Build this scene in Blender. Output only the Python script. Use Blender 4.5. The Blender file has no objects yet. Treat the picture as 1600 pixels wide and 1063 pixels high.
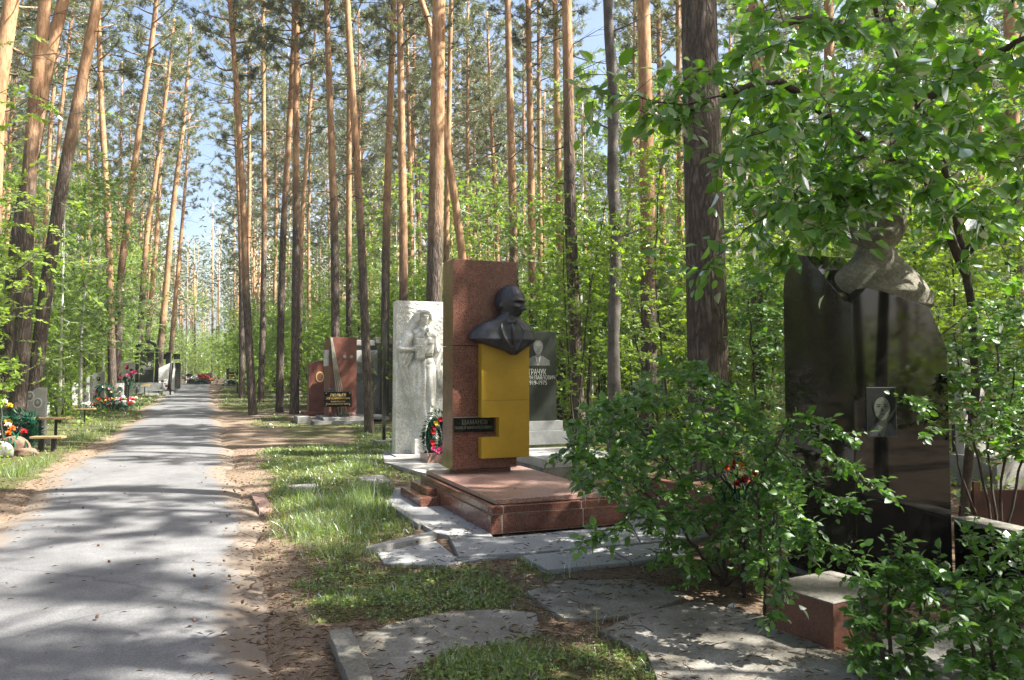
import bpy, bmesh, math, random
import numpy as np
from mathutils import Vector, Matrix
from math import pi, sin, cos, radians, sqrt

SC = bpy.context.scene
COL = SC.collection
R = random.Random(7)
NR = np.random.default_rng(11)

# ------------------------------------------------------------------ camera
EYE = 1.6
FPX = 1200.0
PITCH = math.atan(55.5 / FPX)
cd = bpy.data.cameras.new('camera')
cam = bpy.data.objects.new('camera', cd)
COL.objects.link(cam)
cam.location = (0, 0, EYE)
cam.rotation_euler = (pi / 2 + PITCH, 0, 0)
cd.sensor_width = 36.0
cd.lens = 36.0 * FPX / 1600.0
cd.clip_start = 0.05
cd.clip_end = 2000
SC.camera = cam

# ------------------------------------------------------------------ light
SUN_EL = 50.0
SUN_AZ = -7.0            # degrees from +X towards +Y
w = bpy.data.worlds.new('World')
SC.world = w
w.use_nodes = True
nt = w.node_tree
nt.nodes.clear()
sky = nt.nodes.new('ShaderNodeTexSky')
sky.sky_type = 'NISHITA'
sky.sun_disc = False
sky.sun_elevation = radians(SUN_EL)
sky.sun_rotation = radians(90 - SUN_AZ)
sky.air_density = 1.0
sky.dust_density = 4.0
sky.ozone_density = 0.5
bg = nt.nodes.new('ShaderNodeBackground')
bg.inputs[1].default_value = 0.085
wo = nt.nodes.new('ShaderNodeOutputWorld')
nt.links.new(sky.outputs[0], bg.inputs[0])
nt.links.new(bg.outputs[0], wo.inputs[0])
sl = bpy.data.lights.new('sun', 'SUN')
sl.energy = 5.0
sl.angle = radians(0.53)
sl.color = (1.0, 0.95, 0.86)
so = bpy.data.objects.new('sun', sl)
COL.objects.link(so)
sd = Vector((cos(radians(SUN_EL)) * cos(radians(SUN_AZ)), cos(radians(SUN_EL)) * sin(radians(SUN_AZ)), sin(radians(SUN_EL))))
so.rotation_euler = sd.to_track_quat('Z', 'Y').to_euler()
so.location = sd * 40
SC.view_settings.view_transform = 'Standard'
SC.view_settings.look = 'None'
SC.view_settings.exposure = 2.0
SC.view_settings.gamma = 1.0
SC.view_settings.use_curve_mapping = False
SC.render.engine = 'CYCLES'
SC.cycles.use_denoising = True
SC.cycles.max_bounces = 8
SC.cycles.diffuse_bounces = 4
SC.cycles.glossy_bounces = 3
SC.cycles.transmission_bounces = 4
SC.cycles.sample_clamp_indirect = 8.0

# ------------------------------------------------------------------ picture <-> place
def ray(px, py):
    a, b = (px - 800) / FPX, (531.5 - py) / FPX
    # camera forward = (0, cosP, sinP), up = (0,-sinP, cosP)
    return Vector((a, cos(PITCH) - b * sin(PITCH), sin(PITCH) + b * cos(PITCH)))

def P(px, py, d):
    r = ray(px, py)
    return Vector((0, 0, EYE)) + r * (d / r.y)

GX = np.array([-50, 0, 20, 24, 30, 45, 75, 110, 160, 1000.])
GZ = np.array([0, 0, 0, .08, .30, .50, .80, 1.0, 1.2, 1.2])
def gz(y):
    return float(np.interp(y, GX, GZ))

def G(px, py, z=0.0):
    r = ray(px, py)
    d = 10.0
    for _ in range(30):
        d2 = (gz(d) + z - EYE) / min(r.z / r.y, -1e-4)
        d = 0.5 * d + 0.5 * min(max(d2, 1), 400)
    p = Vector((0, 0, EYE)) + r * (d / r.y)
    return Vector((p.x, p.y, gz(p.y) + z))

ROADA = math.atan(0.4)       # everything in this cemetery is set out along the road
RD = Vector((-sin(ROADA), cos(ROADA), 0))
RX = Vector((cos(ROADA), sin(ROADA), 0))

# ------------------------------------------------------------------ materials
MATS = {}
def new_mat(name):
    m = bpy.data.materials.new(name)
    m.use_nodes = True
    n = m.node_tree
    n.nodes.clear()
    out = n.nodes.new('ShaderNodeOutputMaterial')
    MATS[name] = m
    return m, n, out

def N(n, t, **kw):
    x = n.nodes.new(t)
    for k, v in kw.items():
        if k in ('i',):
            for kk, vv in v.items():
                x.inputs[kk].default_value = vv
        else:
            setattr(x, k, v)
    return x

def ramp(n, fac, stops):
    r = n.nodes.new('ShaderNodeValToRGB')
    el = r.color_ramp.elements
    while len(el) > 1:
        el.remove(el[-1])
    el[0].position = stops[0][0]; el[0].color = (*stops[0][1], 1)
    for p, c in stops[1:]:
        e = el.new(p); e.color = (*c, 1)
    n.links.new(fac, r.inputs[0])
    return r

def noise(n, vec, scale, detail=4, rough=0.55, dist=0.0):
    x = N(n, 'ShaderNodeTexNoise', i={'Scale': scale, 'Detail': detail, 'Roughness': rough, 'Distortion': dist})
    n.links.new(vec, x.inputs['Vector'])
    return x

def mixc(n, fac, a, b, mode='MIX'):
    x = n.nodes.new('ShaderNodeMix'); x.data_type = 'RGBA'; x.blend_type = mode
    for s, v in ((x.inputs[0], fac), (x.inputs[6], a), (x.inputs[7], b)):
        if isinstance(v, (int, float)):
            s.default_value = v
        elif isinstance(v, tuple):
            s.default_value = (*v, 1)
        else:
            n.links.new(v, s)
    return x.outputs[2]

def coords(n, kind='Object', scale=None):
    tc = n.nodes.new('ShaderNodeTexCoord')
    o = tc.outputs[kind]
    if scale:
        mp = n.nodes.new('ShaderNodeMapping'); mp.inputs['Scale'].default_value = scale
        n.links.new(o, mp.inputs[0]); o = mp.outputs[0]
    return o

def speckle(name, c1, c2, rough=0.4, scale=12, bump=0.0, spec=0.5, metallic=0.0, c3=None, fine=90, coat=0.0, world=True, grain=1.0):
    """two tone procedural surface: broad stains, fine grain, optional relief"""
    m, n, out = new_mat(name)
    if world:
        g = n.nodes.new('ShaderNodeNewGeometry'); v = g.outputs['Position']
    else:
        v = coords(n)
    a = noise(n, v, scale, 5, 0.6)
    r = ramp(n, a.outputs[0], [(0.35, c1), (0.65, c2)])
    b = noise(n, v, fine, 3, 0.7)
    k = ramp(n, b.outputs[0], [(0.3, (1 - .38 * grain,) * 3), (0.7, (1 + .25 * grain,) * 3)])
    col = mixc(n, 1.0, r.outputs[0], k.outputs[0], 'MULTIPLY')
    if c3:
        vo = N(n, 'ShaderNodeTexVoronoi', i={'Scale': fine * 1.2}); n.links.new(v, vo.inputs['Vector'])
        rr = ramp(n, vo.outputs['Color'], [(0.55, (0, 0, 0)), (0.7, (1, 1, 1))])
        col = mixc(n, rr.outputs[0], col, c3)
    bs = N(n, 'ShaderNodeBsdfPrincipled')
    n.links.new(col, bs.inputs['Base Color'])
    bs.inputs['Metallic'].default_value = metallic
    bs.inputs['Specular IOR Level'].default_value = spec
    rf = N(n, 'ShaderNodeMapRange', i={'To Min': max(rough - 0.1, 0.02), 'To Max': rough + (0.15 if rough > .15 else .03)}); n.links.new(a.outputs[0], rf.inputs[0])
    n.links.new(rf.outputs[0], bs.inputs['Roughness'])
    bs.inputs['Coat Weight'].default_value = coat
    if bump:
        bb = noise(n, v, fine * 0.5, 6, 0.7)
        bp = N(n, 'ShaderNodeBump', i={'Strength': bump, 'Distance': 0.02}); n.links.new(bb.outputs[0], bp.inputs['Height'])
        n.links.new(bp.outputs[0], bs.inputs['Normal'])
    n.links.new(bs.outputs[0], out.inputs[0])
    return m

def leaf_mat(name, c_dark, c_light, trans=0.45, rough=0.42, tcol=None, gloss=0.05, gk=0.8):
    m, n, out = new_mat(name)
    at = N(n, 'ShaderNodeAttribute', attribute_name='rnd')
    oi = n.nodes.new('ShaderNodeObjectInfo')
    ad = N(n, 'ShaderNodeMath', operation='MULTIPLY_ADD', i={1: 0.3}); n.links.new(oi.outputs['Random'], ad.inputs[0]); 
    sc = N(n, 'ShaderNodeMath', operation='MULTIPLY', i={1: 0.7}); n.links.new(at.outputs['Fac'], sc.inputs[0])
    n.links.new(sc.outputs[0], ad.inputs[2])
    r = ramp(n, ad.outputs[0], [(0.0, c_dark), (1.0, c_light)])
    df = n.nodes.new('ShaderNodeBsdfDiffuse'); n.links.new(r.outputs[0], df.inputs[0])
    tr = n.nodes.new('ShaderNodeBsdfTranslucent')
    tc = mixc(n, 1.0, r.outputs[0], tcol or (1.9, 1.9, 0.7), 'MULTIPLY')
    n.links.new(tc, tr.inputs[0])
    mx = N(n, 'ShaderNodeMixShader', i={0: trans}); n.links.new(df.outputs[0], mx.inputs[1]); n.links.new(tr.outputs[0], mx.inputs[2])
    gl = N(n, 'ShaderNodeBsdfGlossy', i={'Roughness': rough, 'Color': (0.9, 0.95, 1, 1)})
    fr = N(n, 'ShaderNodeFresnel', i={'IOR': 1.4})
    fm = N(n, 'ShaderNodeMath', operation='MULTIPLY_ADD', i={1: gk, 2: gloss}); n.links.new(fr.outputs[0], fm.inputs[0])
    m2 = n.nodes.new('ShaderNodeMixShader'); n.links.new(fm.outputs[0], m2.inputs[0]); n.links.new(mx.outputs[0], m2.inputs[1]); n.links.new(gl.outputs[0], m2.inputs[2])
    n.links.new(m2.outputs[0], out.inputs[0])
    return m

def bark_mat(name, dark1, dark2, or1, or2, fixed=None):
    """furrowed grey-brown plates below, thin flaking orange bark from the height given on each trunk"""
    m, n, out = new_mat(name)
    v = coords(n)
    mp = N(n, 'ShaderNodeMapping'); mp.inputs['Scale'].default_value = (1, 1, 0.2); n.links.new(v, mp.inputs[0])
    oi = n.nodes.new('ShaderNodeObjectInfo')
    va = N(n, 'ShaderNodeVectorMath', operation='ADD'); n.links.new(mp.outputs[0], va.inputs[0])
    cx = N(n, 'ShaderNodeCombineXYZ'); ml = N(n, 'ShaderNodeMath', operation='MULTIPLY', i={1: 40.}); n.links.new(oi.outputs['Random'], ml.inputs[0])
    n.links.new(ml.outputs[0], cx.inputs[0]); n.links.new(ml.outputs[0], cx.inputs[2]); n.links.new(cx.outputs[0], va.inputs[1])
    vv = va.outputs[0]
    dn = noise(n, vv, 6, 4, 0.6)
    dv = mixc(n, 0.22, vv, dn.outputs['Color'])
    vo = N(n, 'ShaderNodeTexVoronoi', feature='DISTANCE_TO_EDGE', i={'Scale': 16.0}); n.links.new(dv, vo.inputs['Vector'])
    fur = ramp(n, vo.outputs['Distance'], [(0.0, (0, 0, 0)), (0.28, (1, 1, 1))])
    fn = noise(n, vv, 45, 6, 0.7)
    big = noise(n, v, 1.7, 4, 0.6)
    dcol = ramp(n, fn.outputs[0], [(0.3, dark1), (0.7, dark2)])
    dcol2 = mixc(n, 0.6, dcol.outputs[0], fur.outputs[0], 'MULTIPLY')
    ocol = ramp(n, big.outputs[0], [(0.3, or1), (0.7, or2)])
    fl = noise(n, vv, 22, 5, 0.75)
    flr = ramp(n, fl.outputs[0], [(0.36, (0.45, 0.4, 0.36)), (0.52, (1, 1, 1)), (0.7, (1.35, 1.3, 1.2))])
    ocol2 = mixc(n, 0.85, ocol.outputs[0], flr.outputs[0], 'MULTIPLY')
    se = N(n, 'ShaderNodeSeparateXYZ'); n.links.new(v, se.inputs[0])
    at = N(n, 'ShaderNodeAttribute', attribute_type='OBJECT', attribute_name='orange_from')
    sb = N(n, 'ShaderNodeMath', operation='SUBTRACT'); n.links.new(se.outputs[2], sb.inputs[0]); n.links.new(at.outputs['Fac'], sb.inputs[1])
    nb = N(n, 'ShaderNodeMath', operation='MULTIPLY_ADD', i={1: 4.0, 2: -2.9}); n.links.new(big.outputs[0], nb.inputs[0])
    s2 = N(n, 'ShaderNodeMath', operation='ADD'); n.links.new(sb.outputs[0], s2.inputs[0]); n.links.new(nb.outputs[0], s2.inputs[1])
    mr = N(n, 'ShaderNodeMapRange', i={'From Min': -1.6, 'From Max': 1.8}); n.links.new(s2.outputs[0], mr.inputs[0])
    col = mixc(n, mr.outputs[0], dcol2, ocol2)
    h = mixc(n, mr.outputs[0], fur.outputs[0], fl.outputs['Color'])
    hh = mixc(n, 0.35, h, fn.outputs['Color'])
    bp = N(n, 'ShaderNodeBump', i={'Strength': 0.9, 'Distance': 0.03}); n.links.new(hh, bp.inputs['Height'])
    bs = N(n, 'ShaderNodeBsdfPrincipled', i={'Roughness': 0.85, 'Specular IOR Level': 0.25})
    n.links.new(col, bs.inputs['Base Color']); n.links.new(bp.outputs[0], bs.inputs['Normal'])
    n.links.new(bs.outputs[0], out.inputs[0])
    return m

bark_mat('pine_bark', (0.10, 0.078, 0.062), (0.21, 0.165, 0.13), (0.34, 0.185, 0.095), (0.50, 0.315, 0.18))
speckle('dead_wood', (0.07, 0.062, 0.055), (0.17, 0.15, 0.13), 0.85, 3, 0.8, 0.2, fine=30, world=False)
speckle('twig', (0.045, 0.035, 0.028), (0.09, 0.07, 0.055), 0.8, 8, 0.2, 0.2, fine=60)
speckle('birch', (0.55, 0.53, 0.48), (0.75, 0.73, 0.68), 0.7, 8, 0.2, 0.3, fine=18)
leaf_mat('pine_needles', (0.08, 0.10, 0.042), (0.20, 0.225, 0.10), 0.4, 0.7, (1.3, 1.3, 0.7), 0.0, 0.25)
leaf_mat('sapling_leaf', (0.10, 0.195, 0.010), (0.26, 0.38, 0.03), 0.55, 0.5, (1.75, 1.7, 0.6), 0.0, 0.5)
leaf_mat('shrub_leaf', (0.05, 0.135, 0.016), (0.12, 0.245, 0.032), 0.5, 0.4, (1.9, 1.9, 0.55), 0.02, 0.55)
leaf_mat('broad_leaf', (0.055, 0.155, 0.016), (0.13, 0.27, 0.03), 0.5, 0.38, (2.0, 2.0, 0.5), 0.02, 0.6)
leaf_mat('grass_blade', (0.08, 0.15, 0.018), (0.24, 0.33, 0.05), 0.4, 0.45, (1.5, 1.5, 0.6), 0.02)
leaf_mat('wreath_green', (0.006, 0.045, 0.025), (0.02, 0.11, 0.055), 0.1, 0.6, (1, 1, 1), 0.0, 0.1)
speckle('litter', (0.16, 0.09, 0.05), (0.36, 0.23, 0.13), 0.8, 40, 0.0, 0.2)
speckle('cone', (0.07, 0.04, 0.025), (0.15, 0.09, 0.06), 0.8, 60, 0.0, 0.2)

speckle('red_granite', (0.16, 0.070, 0.048), (0.24, 0.105, 0.072), 0.16, 5, 0, 0.5, c3=(0.05, 0.026, 0.024), fine=120)
speckle('red_granite_dull', (0.17, 0.058, 0.038), (0.26, 0.10, 0.07), 0.3, 5, 0.05, 0.5, c3=(0.09, 0.045, 0.04), fine=90)
speckle('rose_granite', (0.32, 0.205, 0.175), (0.42, 0.28, 0.24), 0.3, 5, 0, 0.5, c3=(0.18, 0.09, 0.07), fine=90)
speckle('brown_stone', (0.115, 0.052, 0.036), (0.175, 0.078, 0.054), 0.45, 4, 0.05, 0.4, fine=60)
speckle('mortar', (0.32, 0.29, 0.26), (0.42, 0.39, 0.35), 0.8, 20, 0.1, 0.3)
speckle('gold_panel', (0.29, 0.18, 0.010), (0.37, 0.235, 0.016), 0.42, 2.5, 0.0, 0.4, fine=40, grain=.15)
speckle('bronze', (0.018, 0.019, 0.023), (0.040, 0.042, 0.050), 0.36, 9, 0.08, 0.7, metallic=0.35, fine=50)
speckle('black_granite', (0.007, 0.007, 0.006), (0.013, 0.012, 0.010), 0.03, 2, 0, 0.5, fine=200)
speckle('black_granite_side', (0.025, 0.020, 0.015), (0.038, 0.030, 0.022), 0.08, 2, 0, 0.4, fine=120)
speckle('dark_granite', (0.018, 0.022, 0.018), (0.032, 0.037, 0.031), 0.2, 3, 0, 0.3, fine=150)
speckle('grey_granite', (0.17, 0.175, 0.175), (0.26, 0.265, 0.26), 0.35, 4, 0.03, 0.5, fine=100)
speckle('light_granite', (0.30, 0.30, 0.29), (0.42, 0.42, 0.405), 0.35, 4, 0.03, 0.5, fine=100)
speckle('rough_stone', (0.125, 0.12, 0.088), (0.24, 0.225, 0.175), 0.8, 6, 0.6, 0.3, fine=45)
speckle('white_marble', (0.55, 0.54, 0.48), (0.76, 0.76, 0.71), 0.6, 5, 0.25, 0.35, fine=40)
speckle('concrete', (0.22, 0.215, 0.20), (0.34, 0.33, 0.31), 0.8, 2.2, 0.25, 0.3, fine=60)
speckle('paving', (0.23, 0.235, 0.24), (0.32, 0.325, 0.325), 0.6, 1.6, 0.1, 0.35, fine=90)
speckle('old_concrete', (0.14, 0.13, 0.105), (0.27, 0.255, 0.225), 0.85, 3.0, 0.45, 0.25, fine=50)
speckle('steel', (0.42, 0.42, 0.36), (0.60, 0.60, 0.53), 0.35, 6, 0.0, 0.5, metallic=0.7)
speckle('black_iron', (0.012, 0.012, 0.012), (0.03, 0.03, 0.03), 0.5, 6, 0.0, 0.4)
speckle('plank_wood', (0.25, 0.155, 0.08), (0.38, 0.26, 0.14), 0.65, 5, 0.1, 0.3, fine=30)
speckle('boulder', (0.16, 0.10, 0.07), (0.27, 0.19, 0.14), 0.8, 4, 0.5, 0.3, fine=25)
speckle('rust_paint', (0.05, 0.02, 0.014), (0.09, 0.035, 0.022), 0.6, 5, 0.1, 0.3)
speckle('etch_light', (0.36, 0.37, 0.34), (0.46, 0.47, 0.43), 0.5, 30, 0)
speckle('etch_mid', (0.17, 0.18, 0.165), (0.22, 0.23, 0.21), 0.5, 30, 0)
speckle('etch_dim', (0.10, 0.105, 0.10), (0.14, 0.145, 0.135), 0.4, 30, 0)
speckle('plaque_text_dim', (0.11, 0.11, 0.08), (0.16, 0.15, 0.11), 0.5, 30, 0)
speckle('gold_text', (0.55, 0.40, 0.13), (0.7, 0.52, 0.2), 0.4, 30, 0)
speckle('photo_skin', (0.075, 0.09, 0.066), (0.10, 0.115, 0.088), 0.6, 30, 0, 0.12)
speckle('photo_shade', (0.02, 0.026, 0.02), (0.03, 0.036, 0.028), 0.6, 30, 0, 0.12)
speckle('photo_black', (0.008, 0.010, 0.009), (0.013, 0.015, 0.013), 0.6, 30, 0, 0.12)
speckle('photo_suit', (0.035, 0.04, 0.045), (0.055, 0.06, 0.065), 0.6, 30, 0, 0.12)
speckle('white_enamel', (0.55, 0.55, 0.53), (0.68, 0.68, 0.66), 0.3, 8, 0)
for nm, c in dict(red=(0.55, 0.015, 0.02), crimson=(0.30, 0.008, 0.03), orange=(0.85, 0.16, 0.02), pink=(0.75, 0.10, 0.28), white=(0.78, 0.78, 0.74),
                  yellow=(0.8, 0.55, 0.04), blue=(0.06, 0.05, 0.40), cream=(0.75, 0.60, 0.35), purple=(0.15, 0.04, 0.30), black=(0.01, 0.01, 0.012), teal=(0.01, 0.25, 0.17)).items():
    speckle('petal_' + nm, tuple(x * 0.85 for x in c), c, 0.55, 20, 0, 0.3)

def asphalt_mat():
    m, n, out = new_mat('asphalt')
    g = n.nodes.new('ShaderNodeNewGeometry'); v = g.outputs['Position']
    a = noise(n, v, 0.9, 5, 0.6); b = noise(n, v, 75, 4, 0.85); c = noise(n, v, 7, 5, 0.65)
    r1 = ramp(n, a.outputs[0], [(0.3, (0.120, 0.121, 0.126)), (0.7, (0.176, 0.176, 0.178))])
    r2 = ramp(n, b.outputs[0], [(0.3, (0.5,) * 3), (0.7, (1.5,) * 3)])
    r3 = ramp(n, c.outputs[0], [(0.3, (0.85,) * 3), (0.7, (1.12,) * 3)])
    col = mixc(n, 1, mixc(n, 1, r1.outputs[0], r2.outputs[0], 'MULTIPLY'), r3.outputs[0], 'MULTIPLY')
    mu = N(n, 'ShaderNodeVectorMath', operation='MULTIPLY'); mu.inputs[1].default_value = (1, 1, 0); n.links.new(v, mu.inputs[0])
    d1 = noise(n, mu.outputs[0], 1.3, 6, 0.7)
    at = N(n, 'ShaderNodeAttribute', attribute_name='dust')
    ad = N(n, 'ShaderNodeMath', operation='MULTIPLY_ADD', i={1: 1.0, 2: 0.0}); n.links.new(d1.outputs[0], ad.inputs[0]); n.links.new(at.outputs['Fac'], ad.inputs[2])
    dr = ramp(n, ad.outputs[0], [(0.75, (0, 0, 0)), (1.35, (0.75,) * 3)])
    col = mixc(n, dr.outputs[0], col, (0.20, 0.152, 0.108))
    vo = N(n, 'ShaderNodeTexVoronoi', feature='DISTANCE_TO_EDGE', i={'Scale': 0.35}); 
    wv = mixc(n, 0.25, v, noise(n, v, 2.5, 5, 0.7).outputs['Color']); n.links.new(wv, vo.inputs['Vector'])
    cr = ramp(n, vo.outputs['Distance'], [(0.0, (0.45,) * 3), (0.006, (1, 1, 1))])
    col = mixc(n, 0.6, col, cr.outputs[0], 'MULTIPLY')
    bp = N(n, 'ShaderNodeBump', i={'Strength': 0.5, 'Distance': 0.008}); n.links.new(b.outputs[0], bp.inputs['Height'])
    bs = N(n, 'ShaderNodeBsdfPrincipled', i={'Roughness': 0.85, 'Specular IOR Level': 0.3})
    n.links.new(col, bs.inputs['Base Color']); n.links.new(bp.outputs[0], bs.inputs['Normal']); n.links.new(bs.outputs[0], out.inputs[0])
asphalt_mat()

def ground_mat():
    m, n, out = new_mat('forest_floor')
    g = n.nodes.new('ShaderNodeNewGeometry'); v = g.outputs['Position']
    a = noise(n, v, 1.1, 6, 0.65); b = noise(n, v, 28, 6, 0.75); c = noise(n, v, 95, 3, 0.7)
    dirt = ramp(n, b.outputs[0], [(0.28, (0.065, 0.046, 0.032)), (0.5, (0.14, 0.102, 0.072)), (0.72, (0.25, 0.19, 0.138))])
    sand = ramp(n, b.outputs[0], [(0.28, (0.125, 0.09, 0.063)), (0.5, (0.215, 0.162, 0.117)), (0.75, (0.32, 0.25, 0.187))])
    turf = ramp(n, b.outputs[0], [(0.3, (0.06, 0.06, 0.026)), (0.7, (0.125, 0.135, 0.055))])
    ag = N(n, 'ShaderNodeAttribute', attribute_name='grass'); asd = N(n, 'ShaderNodeAttribute', attribute_name='sand')
    def fac(at, k=0.9):
        x = N(n, 'ShaderNodeMath', operation='MULTIPLY_ADD', i={1: k}); n.links.new(a.outputs[0], x.inputs[0]); n.links.new(at.outputs['Fac'], x.inputs[2])
        r = ramp(n, x.outputs[0], [(0.75, (0, 0, 0)), (1.05, (1, 1, 1))]); return r.outputs[0]
    col = mixc(n, fac(asd), dirt.outputs[0], sand.outputs[0])
    col = mixc(n, fac(ag), col, turf.outputs[0])
    k = ramp(n, c.outputs[0], [(0.25, (0.6,) * 3), (0.75, (1.35,) * 3)])
    col = mixc(n, 1, col, k.outputs[0], 'MULTIPLY')
    hb = mixc(n, 0.4, b.outputs[0], c.outputs[0])
    bp = N(n, 'ShaderNodeBump', i={'Strength': 0.9, 'Distance': 0.03}); n.links.new(hb, bp.inputs['Height'])
    bs = N(n, 'ShaderNodeBsdfPrincipled', i={'Roughness': 0.95, 'Specular IOR Level': 0.15})
    n.links.new(col, bs.inputs['Base Color']); n.links.new(bp.outputs[0], bs.inputs['Normal']); n.links.new(bs.outputs[0], out.inputs[0])
ground_mat()

# ------------------------------------------------------------------ object helpers
def tag(o, label=None, cat=None, group=None, kind=None):
    if label: o['label'] = label
    if cat: o['category'] = cat
    if group: o['group'] = group
    if kind: o['kind'] = kind
    return o

def thing(name, label, cat, loc=(0, 0, 0), rz=0.0, group=None):
    o = bpy.data.objects.new(name, None)
    o.empty_display_size = 0.2
    COL.objects.link(o)
    o.location = loc
    o.rotation_euler = (0, 0, rz)
    return tag(o, label, cat, group)

def link(name, me, parent=None):
    o = bpy.data.objects.new(name, me)
    COL.objects.link(o)
    if parent is not None:
        o.parent = parent
    return o

def obj(name, verts, faces, mat, parent=None, smooth=False, bevel=0.0):
    me = bpy.data.meshes.new(name)
    me.from_pydata([tuple(v) for v in verts], [], [tuple(f) for f in faces])
    if bevel:
        bm = bmesh.new(); bm.from_mesh(me)
        bmesh.ops.recalc_face_normals(bm, faces=bm.faces)
        es = [e for e in bm.edges if len(e.link_faces) == 2 and e.calc_face_angle(0) > 0.5]
        bmesh.ops.bevel(bm, geom=es, offset=bevel, segments=2, affect='EDGES', profile=0.6)
        bm.to_mesh(me); bm.free()
    me.materials.append(MATS[mat])
    if smooth:
        me.polygons.foreach_set('use_smooth', [True] * len(me.polygons))
    me.update()
    return link(name, me, parent)

def box(name, x0, x1, y0, y1, z0, z1, mat, parent=None, bevel=0.004):
    v = [(x, y, z) for z in (z0, z1) for y in (y0, y1) for x in (x0, x1)]
    f = [(0, 2, 3, 1), (4, 5, 7, 6), (0, 1, 5, 4), (2, 6, 7, 3), (0, 4, 6, 2), (1, 3, 7, 5)]
    return obj(name, v, f, mat, parent, bevel=min(bevel, 0.3 * min(abs(x1 - x0), abs(y1 - y0), abs(z1 - z0))))

def prism(name, poly, z0, z1, mat, parent=None, bevel=0.004):
    """poly in XY, extruded in z"""
    n = len(poly)
    v = [(p[0], p[1], z0) for p in poly] + [(p[0], p[1], z1) for p in poly]
    f = [tuple(range(n - 1, -1, -1)), tuple(range(n, 2 * n))] + [(i, (i + 1) % n, n + (i + 1) % n, n + i) for i in range(n)]
    return obj(name, v, f, mat, parent, bevel=bevel)

def plate(name, poly, y0, y1, mat, parent=None, bevel=0.0):
    """poly in XZ, extruded in y (y0 front)"""
    n = len(poly)
    v = [(p[0], y0, p[1]) for p in poly] + [(p[0], y1, p[1]) for p in poly]
    f = [tuple(range(n)), tuple(range(2 * n - 1, n - 1, -1))] + [((i + 1) % n, i, n + i, n + (i + 1) % n) for i in range(n)]
    return obj(name, v, f, mat, parent, bevel=bevel)

def tube_arrays(pts, radii, sides=6, cap=True):
    pts = np.asarray(pts, float); n = len(pts)
    t = np.gradient(pts, axis=0); t /= np.linalg.norm(t, axis=1)[:, None] + 1e-9
    ref = np.array([0, 0, 1.]) if abs(t[0][2]) < 0.9 else np.array([1., 0, 0])
    u = np.cross(t, ref); u /= np.linalg.norm(u, axis=1)[:, None] + 1e-9
    w_ = np.cross(t, u)
    a = np.arange(sides) * 2 * pi / sides
    r = np.asarray(radii, float)
    V = pts[:, None, :] + r[:, None, None] * (np.cos(a)[None, :, None] * u[:, None, :] + np.sin(a)[None, :, None] * w_[:, None, :])
    V = V.reshape(-1, 3)
    i = np.arange(n - 1)[:, None] * sides; j = np.arange(sides)[None, :]; j2 = (j + 1) % sides
    a0 = (i + j).ravel(); a1 = (i + j2).ravel(); b0 = a0 + sides; b1 = a1 + sides
    T = np.concatenate([np.stack([a0, a1, b1], 1), np.stack([a0, b1, b0], 1)])
    if cap:
        k = np.arange(1, sides - 1); o = (n - 1) * sides
        T = np.concatenate([T, np.stack([np.full_like(k, o), o + k, o + k + 1], 1)])
    return V, T

class Tri:
    """triangle soup of several materials -> one mesh object"""
    def __init__(s):
        s.V = []; s.T = []; s.M = []; s.A = []; s.n = 0; s.mats = []
    def add(s, V, T, mat, rnd=None):
        V = np.asarray(V, float); T = np.asarray(T, int)
        if len(V) == 0: return
        if mat not in s.mats: s.mats.append(mat)
        s.V.append(V); s.T.append(T + s.n); s.M.append(np.full(len(T), s.mats.index(mat)))
        s.A.append(np.zeros(len(V)) if rnd is None else rnd)
        s.n += len(V)
    def mesh(s, name, smooth=False, off=None):
        V = np.concatenate(s.V); T = np.concatenate(s.T); M = np.concatenate(s.M); A = np.concatenate(s.A)
        if off is not None: V = V - np.array(off)
        me = bpy.data.meshes.new(name)
        me.vertices.add(len(V)); me.vertices.foreach_set('co', V.ravel())
        me.loops.add(len(T) * 3); me.loops.foreach_set('vertex_index', T.ravel().astype(np.int32))
        me.polygons.add(len(T)); me.polygons.foreach_set('loop_start', np.arange(0, len(T) * 3, 3, dtype=np.int32))
        me.polygons.foreach_set('loop_total', np.full(len(T), 3, dtype=np.int32))
        me.polygons.foreach_set('material_index', M.astype(np.int32))
        if smooth: me.polygons.foreach_set('use_smooth', np.ones(len(T), bool))
        at = me.attributes.new('rnd', 'FLOAT', 'POINT'); at.data.foreach_set('value', A.astype(np.float32))
        for k in s.mats: me.materials.append(MATS[k])
        me.update(); me.validate()
        return me
    def build(s, name, parent=None, smooth=False, off=None):
        return link(name, s.mesh(name, smooth, off), parent)

LEAF8 = (np.array([(0, 0, 0), (.28, -.46, .10), (.28, .46, .10), (.66, -.40, .03), (.66, .40, .03), (1, 0, -.12), (.28, 0, 0.0), (.66, 0, -.03)]),
         np.array([(0, 1, 6), (0, 6, 2), (1, 3, 7), (1, 7, 6), (6, 7, 4), (6, 4, 2), (3, 5, 7), (7, 5, 4)]))
LEAF4 = (np.array([(0, 0, 0), (.45, -.5, .12), (1, 0, 0), (.45, .5, .12)]), np.array([(0, 1, 2), (0, 2, 3)]))
NEEDLE = (np.array([(0, -.5, 0), (0, .5, 0), (1, 0, 0)]), np.array([(0, 1, 2)]))
BLADE = (np.array([(0, -.5, 0), (0, .5, 0), (.55, -.35, .05), (.55, .35, .05), (1, 0, -.05)]), np.array([(0, 1, 3), (0, 3, 2), (2, 3, 4)]))

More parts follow.
